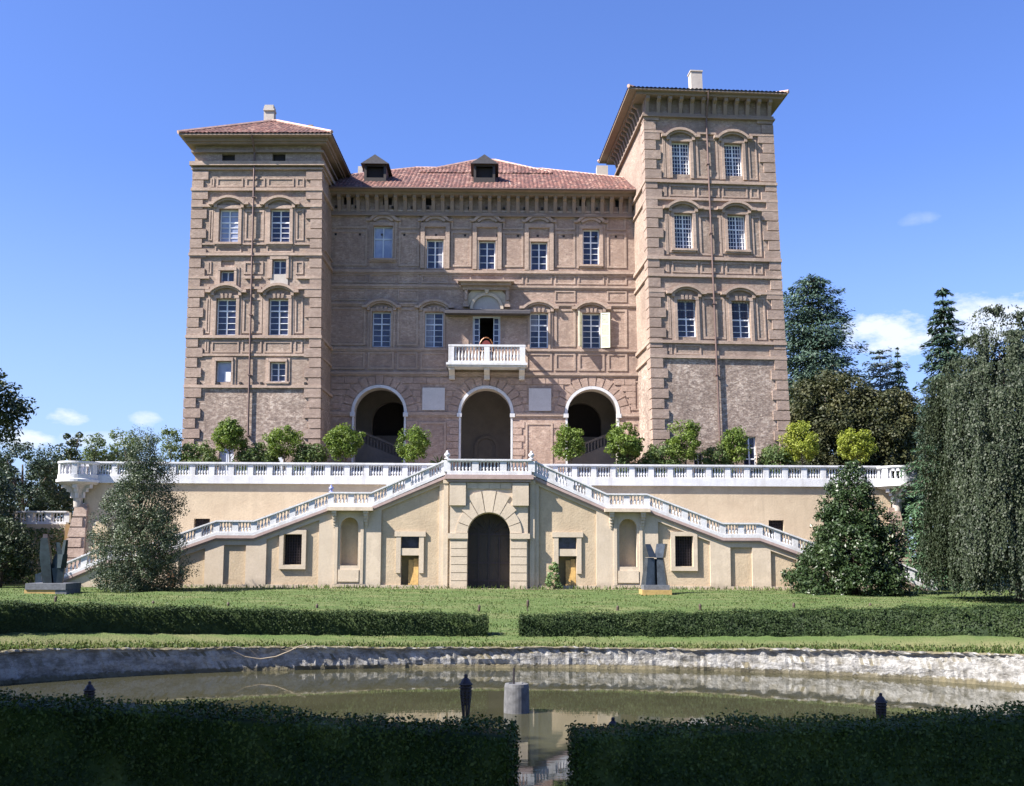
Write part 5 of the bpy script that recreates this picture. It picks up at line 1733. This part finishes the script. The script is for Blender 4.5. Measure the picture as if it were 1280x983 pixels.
V[:, 2] = np.stack([X + lean[:, 0] + .012, Y + lean[:, 1], Z + Hh], 1)
V[:, 3] = np.stack([X + lean[:, 0] - .012, Y + lean[:, 1], Z + Hh * .96], 1)
g = leaf_obj('grass', V.reshape(-1, 3), LF['grass'])
tag(g, kind='stuff', label='short grass tufts over the lawn and the pond edge')

# ================================================================== TREES
def sphere_dirs(n):
    d = rng.normal(size=(n, 3)); return d / (np.linalg.norm(d, axis=1, keepdims=True) + 1e-9)


def clump_leaves(cen, rad_, per, leaf, aspect=.55, jit=.7, flat=.8, hang=None):
    cen = np.array(cen, float); n = len(cen)
    rad_ = np.broadcast_to(np.array(rad_, float), (n,))
    D = sphere_dirs(n * per)
    r_ = np.repeat(rad_, per)[:, None] * (rng.uniform(.35, 1.08, (n * per, 1)) ** .6)
    D2 = D * np.array([1, 1, flat])
    C = np.repeat(cen, per, 0) + D2 * r_
    Nr = D + np.array([0, 0, .55])
    al = None if hang is None else np.tile([0, 0, -hang], (len(C), 1)) + D
    return quads(C, Nr, leaf, aspect, jit, al)


def trunk_mesh(H, r0, limbs, bend=.3, z0=-.1):
    mb = MB()
    pts = [(bend * math.sin(k * .9) * k / 6, bend * math.cos(k * 1.3) * k / 8, z0 + (H - z0) * k / 6) for k in range(7)]
    mb.tube(pts, [r0 * (1.25 if k == 0 else 1) * (1 - .8 * k / 6) for k in range(7)], 8)
    for (x, y, z) in limbs:
        t = max(.25, min(.9, (z / H) * .62)); k = t * 6; i = int(k); f = k - i
        p0 = Vector(pts[i]).lerp(Vector(pts[min(i + 1, 6)]), f)
        p2 = Vector((x, y, z)); pm = p0.lerp(p2, .5) + Vector((0, 0, -.06 * (p2 - p0).length))
        mb.tube([p0, pm, p2], [r0 * .42 * (1 - t * .5), r0 * .26, r0 * .08], 6)
    return mb


def profile_tree(name, label, cat, loc, H, z0, R, mat, nclump, crad, per, leaf, trunk_r, group=None, aspect=.55, flat=.8, jit=.7, inner=.45, ry=1.0, nl=10, seed=0, hang=None, bark=None):
    """crown between z0 and H whose radius at relative height t is R(t)"""
    global rng
    rng = np.random.default_rng(seed + 100)
    o = empty(name, loc, label, cat, group)
    T = np.linspace(0, 1, 200); Wt = np.array([R(t) for t in T]) ** 1.4 + .02
    Wt /= Wt.sum()
    ts = rng.choice(T, nclump, p=Wt) + rng.uniform(-.01, .01, nclump)
    ts = np.clip(ts, 0, 1)
    rr_ = np.array([R(t) for t in ts]) * (inner + (1 - inner) * np.sqrt(rng.uniform(0, 1, nclump)))
    ph_ = rng.uniform(0, 2 * PI, nclump)
    lob = 1 + .22 * np.sin(3 * ph_ + ts * 9 + seed) + .12 * np.sin(7 * ph_ + ts * 17)
    cen = np.stack([rr_ * lob * np.cos(ph_), rr_ * lob * np.sin(ph_) * ry, z0 + (H - z0) * ts], 1)
    cr_ = crad * rng.uniform(.6, 1.25, nclump)
    V = clump_leaves(cen, cr_, per, leaf, aspect, jit, flat, hang)
    M = Matrix.Translation(loc)
    sel = cen[rng.permutation(nclump)[:nl]]
    trunk_mesh(z0 + (H - z0) * .8, trunk_r, [tuple(c) for c in sel * np.array([.85, .85, 1])]).build('trunk', bark or M_BARK, o, M, True)
    leaf_obj('crown', V, mat, o, M)
    return o


def conifer(name, label, cat, loc, H, z0, L, mat, tiers, nb, leaf, per, droop=.15, up=0.0, frond=.28, trunk_r=.3, seed=0, group=None, irr=.2):
    global rng
    rng = np.random.default_rng(seed + 300)
    o = empty(name, loc, label, cat, group)
    Vs = []; tr = MB()
    tr.tube([(0, 0, -.1), (0.05, 0, H * .5), (0, .04, H * .98)], [trunk_r, trunk_r * .55, .03], 8)
    for i in range(tiers):
        t = (i + .5) / tiers
        z = z0 + (H - z0) * t + rng.uniform(-.3, .3) * (H - z0) / tiers
        n = max(3, int(nb * (1 - .45 * t)))
        ph0 = rng.uniform(0, 2 * PI)
        for k in range(n):
            a = ph0 + 2 * PI * (k + rng.uniform(-.3, .3)) / n
            ln = L(t) * rng.uniform(1 - irr * 1.6, 1 + irr * .7)
            m = max(6, int(per * ln))
            s = rng.uniform(.12, 1, m) ** .8
            lat = rng.normal(0, 1, m) * frond * ln * (.25 + .75 * np.sin(np.pi * np.clip(s, 0, 1) * .9))
            zz_ = up * ln * s - droop * ln * s ** 2 + rng.normal(0, .045 * ln + .03, m) - np.abs(lat) * .18
            ca, sa = math.cos(a), math.sin(a)
            C = np.stack([ca * ln * s - sa * lat, sa * ln * s + ca * lat, z + zz_], 1)
            al = np.stack([ca + 0 * s - sa * np.sign(lat) * .7, sa + 0 * s + ca * np.sign(lat) * .7, -droop + 0 * s - .1], 1)
            Vs.append(quads(C, np.tile([0, 0, 1.0], (m, 1)) + np.stack([ca + 0 * s, sa + 0 * s, 0 * s], 1) * .45, leaf, .34, .45, al))
            if ln > .8: tr.tube([(0, 0, z), (ca * ln * .5, sa * ln * .5, z + up * ln * .5 - droop * ln * .25), (ca * ln * .85, sa * ln * .85, z + up * ln * .85 - droop * ln * .72)], [trunk_r * .22, trunk_r * .13, .015], 5)
    M = Matrix.Translation(loc)
    tr.build('trunk', M_BARK, o, M, True)
    leaf_obj('crown', np.concatenate(Vs), mat, o, M)
    return o


def gpt(px, Y, z=None):
    p = at(px, 690, Y)
    return Vector((p.x, Y, ground(p.x, Y) if z is None else z))


def pxh(py, Y):                                       # height above datum at photo row py, depth Y
    return at(624, py, Y).z


# ---- tubs of round citrus trees along the terrace balustrade
YB = 66.2
ball = lambda t: math.sqrt(max(0, 1 - (2 * t - 1) ** 2))
spec = [  # px, py, half width px, half height px, leaves, label
    (118, 562, 15, 19, 'loose', 'small loose light green tree behind the left end of the terrace balustrade'),
    (157, 557, 20, 22, 'loose', 'round light green tree behind the top of the grey green tree by the left stairs'),
    (213, 555, 19, 22, 'loose', 'airy light green tree just left of the left tower foot'),
    (287, 546, 21, 18, 'orange', 'round yellow green tree before the left tower, over its grey door'),
    (355, 553, 22, 19, 'orange', 'round yellow green tree before the right corner of the left tower'),
    (431, 553, 24, 21, 'orange', 'round yellow green tree at the left side of the left arch'),
    (515, 556, 21, 19, 'orange', 'round yellow green tree between the left arch and the middle arch'),
    (712, 553, 21, 22, 'orange', 'round yellow green tree at the left side of the right arch'),
    (781, 552, 24, 20, 'orange', 'round yellow green tree at the right side of the right arch'),
    (855, 551, 24, 24, 'orange', 'large round yellow green tree before the right tower, left of its downpipe'),
    (918, 557, 14, 23, 'orange', 'narrow green tree before the right tower, beside its ground floor window'),
    (1000, 553, 23, 24, 'yellow', 'bright yellow tree at the outer corner of the right tower'),
    (1070, 556, 21, 21, 'yellow', 'yellow green tree above the magnolia at the right end of the terrace'),
]
for i, (px, py, hw, hh, mt, lab) in enumerate(spec):
    p = at(px, py - 1.5, YB); hh -= 1.5
    s = YB / 1280
    rx, rz = hw * s, hh * s
    lo = p.z - rz - FLOOR
    profile_tree('citrus_tree' if mt != 'loose' else 'small_tree', lab, 'tree', Vector((p.x, YB, FLOOR)), p.z + rz - FLOOR, lo, (lambda t, rx=rx: rx * .86 * ball(.12 + .86 * t)),
                 LF[mt], (62, 48, 70)[i % 3] if mt != 'loose' else 24, .38, 84 if mt != 'loose' else 60, .155, .06, 'round trees along the terrace', inner=.5, nl=7, seed=i * 7 + 3, ry=.95)
bush_spec = [(246, 569, 24, 15, 'green laurel bush at the left tower corner, left of the grey door'), (316, 570, 22, 14, 'dark green laurel bush between the two round trees before the left tower'),
             (388, 571, 22, 13, 'dark green laurel bush at the right edge of the left tower foot'), (826, 570, 26, 16, 'broad green laurel bush at the inner corner of the right tower'),
             (895, 571, 20, 13, 'clipped green laurel bush between the two windows of the right tower foot'), (968, 572, 20, 13, 'low green laurel bush at the outer corner of the right tower'),
             (786, 573, 13, 12, 'small dark bush at the right side of the right arch under the round tree'), (336, 575, 9, 8, 'small dark bush low before the left tower downpipe')]
for i, (px, py, hw, hh, lab) in enumerate(bush_spec):
    p = at(px, py, YB + .5); s = (YB + .5) / 1280
    profile_tree('laurel_bush', lab, 'bush', Vector((p.x, YB + .5, FLOOR)), p.z + hh * s - FLOOR, .1, (lambda t, r=hw * s: r * .9 * (1 - .55 * max(0, t - .55) ** 1.0 * 2)),
                 LF['bush'], 90, .40, 60, .17, .05, 'laurel bushes along the terrace', inner=.6, nl=4, seed=200 + i)
# spiky plant by the pier
p = at(549, 575, YB)
sp = empty('spiky_plant', (p.x, YB, FLOOR), 'dark spiky yucca plant beside the landing finial, left of the middle arch', 'plant')
q = MB()
for k in range(26):
    a = 2 * PI * k / 26 + rnd.uniform(-.1, .1); e_ = rnd.uniform(.25, 1.3); L_ = rnd.uniform(.7, 1.0)
    d = Vector((math.cos(a) * math.cos(e_), math.sin(a) * math.cos(e_), math.sin(e_))); sd = Vector((-math.sin(a), math.cos(a), 0)) * .04
    b0 = Vector((0, 0, .75)); m_ = b0 + d * L_ * .6; t_ = b0 + d * L_ + Vector((0, 0, -.12))
    q.add([b0 - sd, b0 + sd, m_ + sd, t_, m_ - sd], [(0, 1, 2, 3, 4)])
q.build('leaves', LF['bush'], sp, Matrix.Translation(sp.location)); MB().tube([(0, 0, 0), (0, 0, .8)], [.12, .09], 7).build('stem', M_BARK, sp, Matrix.Translation(sp.location))

# ---- trees in front of the stairs
def lerp_prof(pts):
    xs = [p_[0] for p_ in pts]; ys = [p_[1] for p_ in pts]
    return lambda t: float(np.interp(t, xs, ys))


Y1 = 57.0
b_ = gpt(174, Y1)
profile_tree('evergreen_tree', 'tall airy grey green evergreen before the left flight of the staircase', 'tree', b_, pxh(537, Y1) - b_.z, .05,
             lerp_prof([(0, 2.15), (.15, 2.35), (.3, 2.3), (.5, 1.9), (.65, 1.45), (.8, .9), (.92, .5), (1, .15)]), LF['yew'], 620, .44, 95, .13, .16, inner=.12, nl=34, seed=51, aspect=.4, flat=1.1, hang=-.6)
Y2 = 56.5
b_ = gpt(1066, Y2)
profile_tree('magnolia_tree', 'broad glossy dark green magnolia cone before the right flight of the staircase', 'tree', b_, pxh(578, Y2) - b_.z, .0,
             lerp_prof([(0, 2.8), (.08, 2.95), (.2, 2.75), (.4, 2.2), (.6, 1.6), (.8, 1.0), (.92, .6), (1, .2)]), LF['magnolia'], 640, .46, 80, .19, .18, inner=.35, nl=22, seed=61, aspect=.45)

# ---- weeping beech at the right edge
Y3 = 50.0
bb = gpt(1278, Y3)
rng = np.random.default_rng(77)
wb_ = empty('weeping_beech', bb, 'huge weeping beech hanging in dark grey green curtains at the right edge', 'tree')
Hb = pxh(384, Y3) - bb.z
C, AL, NRM = [], [], []
Rm = 3.75
peaks = [(-.7, 0.0, 1.0), (.5, .3, .985), (1.7, -.2, .97), (-1.9, .3, .90), (2.7, .4, .93), (-.2, -.8, .9)]
st_tr = MB()
# hanging curtains: each a bunch of strands from one arching twig
for k in range(430):
    a0 = rng.uniform(0, 2 * PI); r0 = Rm * math.sqrt(rng.uniform(.05 if k < 280 else .6, 1)) * (1 + .16 * math.sin(5 * a0 + 1))
    x0, y0 = r0 * math.cos(a0), r0 * math.sin(a0)
    top = max(pk[2] * Hb * (1 - .088 * math.hypot(x0 - pk[0], y0 - pk[1]) ** 1.1) for pk in peaks)
    z0_ = top - (0 if rng.uniform() < .48 else rng.uniform(0, .72) * Hb)
    if k >= 280: z0_ = rng.uniform(2.2, 8.5)
    z0_ = max(z0_, rng.uniform(1.8, 5))
    L0 = min(z0_ - .2, rng.uniform(2.2, 5.0)); push = rng.uniform(.1, .55)
    for q in range(19):
        dx, dy = rng.normal(0, .22, 2)
        ln = L0 * rng.uniform(.55, 1.0)
        m = int(ln / .075)
        if m < 4: continue
        s = np.arange(m) / m
        out = push * np.sqrt(s)
        xx = x0 + dx + out * math.cos(a0) + rng.normal(0, .05, m) + .05 * np.sin(s * 9 + q); yy = y0 + dy + out * math.sin(a0) + rng.normal(0, .05, m)
        zz_ = z0_ - abs(dx + dy) * .3 - ln * s + .2 * np.sin(np.pi * np.minimum(s * 3, 1))
        C.append(np.stack([xx, yy, zz_], 1)); NRM.append(np.tile([math.cos(a0), math.sin(a0), .2], (m, 1))); AL.append(np.tile([0, 0, -1.0], (m, 1)))
for sx in range(90):       # thin sprays over the top
    pk = peaks[sx % 6]; a = rng.uniform(0, 2 * PI)
    m = 60; s = np.arange(m) / m; L_ = rng.uniform(.5, 2.4)
    xx = pk[0] + L_ * .8 * s * math.cos(a) + rng.normal(0, .06, m); yy = pk[1] + L_ * .8 * s * math.sin(a) + rng.normal(0, .06, m); zz_ = pk[2] * Hb + .7 * np.sin(np.pi * s * .75) - 1.2 * s ** 2 - .25 + rng.normal(0, .05, m)
    C.append(np.stack([xx, yy, zz_], 1)); NRM.append(np.tile([math.cos(a), math.sin(a), .3], (m, 1))); AL.append(np.tile([0, 0, -1.0], (m, 1)))
C, NRM, AL = np.concatenate(C), np.concatenate(NRM), np.concatenate(AL)
M = Matrix.Translation(bb)
leaf_obj('crown', quads(C, NRM, .12, .62, .5, AL), LF['beech'], wb_, M)
trm = trunk_mesh(Hb * .78, .38, [(pk[0], pk[1], pk[2] * Hb * .86) for pk in peaks] + [(2.4 * math.cos(a), 2.4 * math.sin(a), Hb * z) for a, z in ((.3, .7), (1.6, .62), (2.8, .66), (4.1, .6), (5.2, .72))])
trm.build('trunk', M_BARK, wb_, M, True)

# ---- trees beyond the terrace
def far_tree(kind, px, ytop, ybase, hw, Y, mat, label, seed, name='broad_tree', prof=None, **kw):
    p = gpt(px, Y, kw.pop('z', None)); H = pxh(ytop, Y) - p.z; z0 = max(.3, pxh(ybase, Y) - p.z); r_ = hw * Y / 1280
    if kind == 'b':
        pr_ = prof or (lambda t: ball(.1 + .86 * t))
        a_ = dict(nclump=150, crad=r_ * .2, per=80, leaf=max(.16, r_ * .05), trunk_r=.3, inner=.45)
        a_.update(kw)
        return profile_tree(name, label, 'tree', p, H, z0, (lambda t: r_ * .88 * pr_(t)), mat, group='trees beyond the castle', seed=seed, **a_)
    pr_ = prof or (lambda t: 1.02 - t)
    a_ = dict(tiers=26, nb=9, leaf=.32, per=30, trunk_r=.35)
    a_.update(kw)
    return conifer(name, label, 'tree', p, H, z0, (lambda t: r_ * pr_(t)), mat, seed=seed, group='trees beyond the castle', **a_)


far_tree('c', 1022, 344, 560, 60, 108, LF['cedar'], 'tall dark cedar rising behind the outer edge of the right tower', 1, 'cedar_tree', lerp_prof([(0, .8), (.3, .98), (.55, 1.0), (.75, .86), (.9, .62), (1, .36)]), tiers=24, nb=11, leaf=.42, per=62, droop=.12, up=.16, frond=.24, irr=.28)
far_tree('b', 1040, 468, 600, 62, 99, LF['brown'], 'wide bronze green tree between the right tower and the weeping tree, under the cedar', 2, 'broad_tree', nclump=420, per=110, leaf=.30)
far_tree('b', 1108, 485, 610, 52, 98, LF['brown'], 'dark bronze green tree over the right end of the terrace', 3, 'broad_tree', nclump=360, per=110, leaf=.30)
far_tree('b', 1000, 500, 600, 40, 103, LF['holm'], 'dark tree filling the gap beside the right tower foot', 33, 'broad_tree', nclump=260, per=110, leaf=.3)
far_tree('c', 1108, 432, 560, 36, 114, LF['blue'], 'blue grey cedar with open crown behind the bronze trees', 4, 'blue_cedar', lerp_prof([(0, .9), (.5, 1.0), (.8, .8), (1, .3)]), tiers=15, nb=8, leaf=.5, per=26, droop=.1, up=.18, irr=.35)
far_tree('c', 1131, 428, 590, 34, 110, LF['spruce'], 'pointed dark green spruce beside the blue cedar', 5, 'spruce_tree', tiers=26, nb=9, leaf=.42, per=40, droop=.3, up=.05)
far_tree('b', 1160, 505, 620, 40, 100, LF['holm'], 'dark broad tree behind the weeping tree edge', 6, 'broad_tree', nclump=160, per=85, leaf=.26)
far_tree('c', 1192, 352, 640, 44, 70, LF['spruce'], 'tall spruce whose tip stands left of the weeping tree top', 7, 'spruce_tree', lerp_prof([(0, 1), (.5, .8), (.8, .55), (.93, .32), (1, .1)]), tiers=34, nb=11, leaf=.36, per=52, droop=.26, up=.08, irr=.3)
far_tree('c', 1162, 552, 735, 50, 62, LF['lowcedar'], 'fresh green cedar with hanging layered boughs beside the right terrace corner', 8, 'cedar_tree', lerp_prof([(0, .9), (.4, 1.0), (.75, .8), (1, .3)]), tiers=14, nb=10, leaf=.24, per=60, droop=.42, up=.1, frond=.18, irr=.3)
far_tree('b', 1200, 560, 740, 52, 72, LF['holm'], 'black green tree low behind the green cedar', 9, 'broad_tree', nclump=160, per=80, leaf=.22)
far_tree('b', 1290, 470, 740, 90, 66, LF['holm'], 'dark tree behind the weeping tree at the right edge', 10, 'broad_tree', nclump=200, per=80, leaf=.24)
far_tree('b', 1148, 580, 735, 34, 77, LF['holm'], 'dark bushy tree behind the right terrace corner', 18, 'bushy_tree', nclump=130, per=90, leaf=.2)
# left side
far_tree('b', 26, 558, 690, 56, 76, LF['leftdark'], 'rounded deep green tree at the left edge beside the terrace corner', 11, 'broad_tree', nclump=260, per=90, leaf=.2)
far_tree('b', -50, 575, 740, 70, 64, LF['leftdark'], 'deep green tree at the far left edge of the lawn', 12, 'broad_tree', nclump=200, per=80, leaf=.22)
far_tree('b', 2, 655, 742, 40, 60, LF['holm'], 'shady low bushy tree behind the greenish sculpture', 13, 'bushy_tree', nclump=170, per=90, leaf=.16, trunk_r=.12)
far_tree('b', 85, 548, 640, 32, 92, LF['holm'], 'dark thin tree over the left corner of the terrace', 14, 'broad_tree', nclump=70, per=60, leaf=.3)
far_tree('b', -88, 458, 560, 100, 38, LF['holm'], 'dark overhanging tree crown cut by the left edge of the view', 15, 'broad_tree', nclump=240, per=100, leaf=.16, trunk_r=.22)
far_tree('b', 62, 575, 690, 34, 80, LF['leftdark'], 'deep green tree behind the small lower balustrade', 16, 'broad_tree', nclump=120, per=80, leaf=.22)
far_tree('b', 145, 565, 640, 40, 98, LF['leftdark'], 'dark tree far behind the left terrace trees', 17, 'broad_tree', nclump=110, per=80, leaf=.3)
# tall trees left of the viewer that throw the foreground into shade
for i, (x, y, H, r_) in enumerate(((-14.5, 7.6, 27, 5.2), (-21.5, 9.3, 23, 5.0), (-9.5, 1.5, 29, 4.6))):
    profile_tree('plane_tree', ('tall plane tree left of the viewer, nearest the pond', 'tall plane tree left of the viewer, farthest out', 'tall plane tree close beside the viewer')[i], 'tree', Vector((x, y, ground(x, y))), H, 5.0, (lambda t, r_=r_: r_ * ball(.1 + .85 * t)), LF['holm'], 420, 1.5, 70, .5, .4, 'tall trees beside the viewer', seed=400 + i, inner=.2)

# ---- vine at the right-hand little door
p = at(692, 737, YS - .35)
vn = profile_tree('climbing_plant', 'pale green climbing plant at the left side of the right small door', 'plant', Vector((p.x, YS - .32, 1.86)), 1.55, .05, lerp_prof([(0, .42), (.3, .40), (.6, .24), (.85, .3), (1, .12)]), LF['vine'], 34, .16, 26, .15, .025, seed=71, ry=.5, nl=5)

# ---- lower balustrade and ivy wall at the left
YI = 67.0
pa_, pb2 = at(-30, 655, YI), at(84, 655, YI)
balustrade('small low white balustrade on the ivy wall left of the terrace corner', [(pa_.x, pa_.z, pb2.x, pa_.z)], YI, .1, .55, .14, per=4)
iv = empty('ivy_wall', ((pa_.x + pb2.x) / 2, YI, 1.86), 'low wall under the small balustrade, overgrown with green ivy', 'wall')
MB().box(pa_.x - 4, pb2.x, YI - .3, YI + .4, 1.5, pa_.z - .003).build('wall_body', M_PLAS, iv)
rng = np.random.default_rng(9)
nl = 5000
C = np.stack([rng.uniform(pa_.x - 4, pb2.x, nl), YI - .34 - np.abs(rng.normal(0, .12, nl)), rng.uniform(1.8, pa_.z - .25, nl)], 1)
leaf_obj('ivy', quads(C, np.tile([0, -1.0, .4], (nl, 1)), .15, .8, .6), LF['bush'], iv)

# ================================================================== SMALL THINGS
fp = at_z(646, 893, 0.0)
ft = empty('fountain_pedestal', (fp.x, fp.y + .3, -.3), 'mossy round concrete pedestal with a thin nozzle pipe standing in the pond', 'fountain')
I = Matrix.Translation((fp.x, fp.y + .3, 0))
MB().lathe([(.31, -.3), (.315, .0), (.31, .3), (.30, .62), (.285, .69), (.2, .70), (.17, .66), (0, .65)], 26, cap=False).build('pedestal', M_CONC, ft, I)
MB().tube([(-.07, .02, .6), (-.07, .02, 1.06)], .022, 7).build('nozzle', M_IRON, ft, I)

# woven garden torches
def torch_proto():
    o = empty('garden_torch', (0, 0, 0))
    MB().tube([(0, 0, -.1), (0.004, 0, .85)], .018, 7).build('pole', M_BAMBOO, o)
    w = MB()
    for k in range(9):
        a = 2 * PI * k / 9; c, s_ = .8 * math.cos(a), .8 * math.sin(a)
        w.tube([(.022 * c, .022 * s_, .80), (.05 * c, .05 * s_, 1.05), (.076 * c, .076 * s_, 1.28), (.074 * c, .074 * s_, 1.40)], [.008, .011, .014, .012], 5)
    for k in range(7): z = 1.14 + .04 * k; r_ = .046 + .0016 * k * 3; w.lathe([(r_, 0), (r_ + .016, .012), (r_, .026)], 12, (0, 0, z), cap=False)
    w.build('basket', M_BAMBOO, o)
    MB().lathe([(.066, 1.38), (.07, 1.41), (.045, 1.455), (.022, 1.475), (.022, 1.51), (0, 1.52)], 12, cap=False).build('cap', M_IRON, o)
    return o


tp = torch_proto()
tl = [(583, 845, 13.0, 'tall dark woven bamboo torch standing behind the left near hedge, left of the pond pedestal', 0), (115, 853, 15.2, 'brown bamboo torch poking over the left near hedge at far left', .35),
      (1100, 867, 14.6, 'brown bamboo torch poking over the right near hedge', .35), (767, 899, 12.5, 'low torch tip just above the right near hedge by the gap', .4)]
for i, (px, py, Y, lab, sink) in enumerate(tl):
    p = at(px, py, Y); o = tp if i == 0 else copy_thing(tp, None)
    o.location = (p.x, Y, p.z - 1.5); o['label'] = lab; o['category'] = 'torch'; o['group'] = 'bamboo torches in the garden'
    o.rotation_euler = (rad(rnd.uniform(-1.5, 1.5)), rad(rnd.uniform(-2.5, 2.5)), rnd.uniform(0, 6))
# short stakes on the lawn behind the far hedges
sk = [(69, 748, 'before the ochre base of the greenish sculpture'), (190, 754, 'behind the left hedge below the grey green evergreen'), (286, 756, 'behind the left hedge below the first sunk wall panels'), (395, 758, 'behind the left hedge below the barred window'), (597, 759, 'at the right end of the left hedge'),
      (659, 753, 'at the left end of the right hedge'), (770, 760, 'behind the right hedge below the right niche'), (877, 758, 'behind the right hedge right of the V sculpture'), (993, 757, 'behind the right hedge left of the magnolia'), (1090, 757, 'behind the right hedge below the magnolia')]
first = None
for i, (px, py, where) in enumerate(sk):
    Y = 46.5; p = at(px, py, Y)
    if first is None:
        first = empty('garden_stake', (0, 0, 0))
        MB().tube([(0, 0, -.1), (0, 0, 1.05)], .025, 6).build('pole', M_BAMBOO, first)
        MB().lathe([(.03, 1.0), (.06, 1.08), (.065, 1.28), (.03, 1.34), (0, 1.36)], 9, cap=False).build('head', M_BAMBOO, first)
        o = first
    else: o = copy_thing(first, None)
    o.location = (p.x, Y, p.z + .12 - 1.36); o['label'] = 'short dark stake light ' + where; o['category'] = 'garden light'; o['group'] = 'stake lights on the lawn'
    o.rotation_euler = (0, rad(rnd.uniform(-4, 4)), 0)
# dead branch hanging over the bank
def bank_pt(px, py, lift=.0):
    lo, hi = 22.0, 40.0
    for _ in range(40):
        m_ = (lo + hi) / 2; p = at(px, py, m_)
        if ((p.x - PX) / (PA - .1)) ** 2 + ((p.y - PY) / (PB - .1)) ** 2 < 1: lo = m_
        else: hi = m_
    return at(px, py, lo)
bpts = [bank_pt(x, y) for x, y in ((283, 807), (292, 814), (306, 821), (325, 824), (345, 821), (362, 814), (374, 808), (384, 805))]
db = MB().tube(bpts, [.008, .012, .018, .022, .024, .022, .018, .012], 6)
db.tube([bpts[3], bank_pt(318, 817), bank_pt(309, 809)], [.012, .01, .006], 5).tube([bpts[5], bank_pt(352, 812), bank_pt(348, 806)], [.012, .009, .006], 5)
o = db.build('dead_branch', M_DRYW); tag(o, 'pale dead branch hanging in a curve on the shaded far bank of the pond', 'branch')

# ================================================================== SKY AND SUN
AZ, EL = rad(67), rad(44.8)
to_sun = Vector((-math.sin(AZ) * math.cos(EL), -math.cos(AZ) * math.cos(EL), math.sin(EL)))
sd = bpy.data.lights.new('sun', 'SUN'); sd.energy = 5.0; sd.angle = rad(.53); sd.color = (1.0, .945, .86)
so = bpy.data.objects.new('sun', sd); COL.objects.link(so)
so.rotation_euler = to_sun.to_track_quat('Z', 'Y').to_euler(); so.location = (-40, -20, 60)
world = bpy.data.worlds.new('World'); scene.world = world; world.use_nodes = True
nt = world.node_tree; bg = nt.nodes['Background']; bg.inputs['Strength'].default_value = .05
sky = N(nt, 'ShaderNodeTexSky', sky_type='NISHITA'); sky.sun_disc = False
sky.sun_elevation = EL; sky.sun_rotation = math.atan2(to_sun.x, to_sun.y) % (2 * PI)
sky.air_density = 1.0; sky.dust_density = .9; sky.ozone_density = 2.2; sky.altitude = 200
tc = N(nt, 'ShaderNodeTexCoord')
base = mix(nt, 1.0, sky.outputs['Color'], (.93, 1.12, 1.76), 'MULTIPLY')
up = Vector((0, 0, 1))


def vmath(op, a, b_=None):
    n = N(nt, 'ShaderNodeVectorMath', operation=op)
    nt.links.new(a, n.inputs[0])
    if b_ is not None:
        if isinstance(b_, Vector): n.inputs[1].default_value = b_
        else: nt.links.new(b_, n.inputs[1])
    return n.outputs['Value'] if op == 'DOT_PRODUCT' else n.outputs['Vector']


def fm(op, a, b_=0.0, c_=None):
    n = N(nt, 'ShaderNodeMath', operation=op)
    for s_, v in zip(n.inputs, (a, b_, c_ if c_ is not None else 0.0)):
        if isinstance(v, (int, float)): s_.default_value = v
        else: nt.links.new(v, s_)
    return n.outputs[0]


G = tc.outputs['Generated']
nz = noise(nt, scaled(nt, G, (1, 1, 2.2)), 34, 7, .62)
nz2 = noise(nt, scaled(nt, G, (1, 1, 2.5)), 11, 5, .6)
mask = None
for px, py, hw, hh, amp in ((1118, 418, 62, 30, 1.25), (1147, 274, 22, 9, .16), (82, 521, 26, 11, .75), (182, 524, 20, 10, .6), (30, 550, 42, 13, .85), (-70, 545, 60, 20, .9), (130, 552, 60, 12, .45), (1230, 400, 70, 35, 1.0)):
    d = ray(px, py); r_ = d.cross(up).normalized(); u_ = r_.cross(d).normalized()
    x = fm('DIVIDE', vmath('DOT_PRODUCT', G, r_), hw / 1280 * .95); y = fm('DIVIDE', vmath('DOT_PRODUCT', G, u_), hh / 1280 * .95)
    f = fm('SUBTRACT', 1.0, fm('ADD', fm('MULTIPLY', x, x), fm('MULTIPLY', y, y)))
    f = fm('MULTIPLY', fm('MAXIMUM', fm('ADD', f, fm('MULTIPLY', fm('SUBTRACT', nz, .5), 3.2)), 0.0), amp)
    f = fm('MULTIPLY', f, fm('GREATER_THAN', vmath('DOT_PRODUCT', G, d), 0.0))
    mask = f if mask is None else fm('MAXIMUM', mask, f)
sz_ = N(nt, 'ShaderNodeSeparateXYZ'); nt.links.new(G, sz_.inputs[0])
hz_ = fm('MULTIPLY', fm('POWER', fm('MAXIMUM', fm('SUBTRACT', 1.0, fm('DIVIDE', fm('MAXIMUM', sz_.outputs['Z'], 0.0), .36)), 0.0), 1.4), .78)
base = mix(nt, hz_, base, (3.9, 5.1, 6.9))
mask = fm('MINIMUM', fm('MULTIPLY', mask, fm('ADD', .45, nz2)), .92)
col = mix(nt, mask, base, (6.8, 7.3, 8.2))
nt.links.new(col, bg.inputs['Color'])

vs_ = scene.view_settings
vs_.view_transform = 'Standard'; vs_.look = 'None'; vs_.gamma = 1.0; vs_.exposure = 1.58; vs_.use_curve_mapping = False
scene.cycles.max_bounces = 6; scene.cycles.diffuse_bounces = 3; scene.cycles.glossy_bounces = 3; scene.cycles.transmission_bounces = 3; scene.cycles.transparent_max_bounces = 4
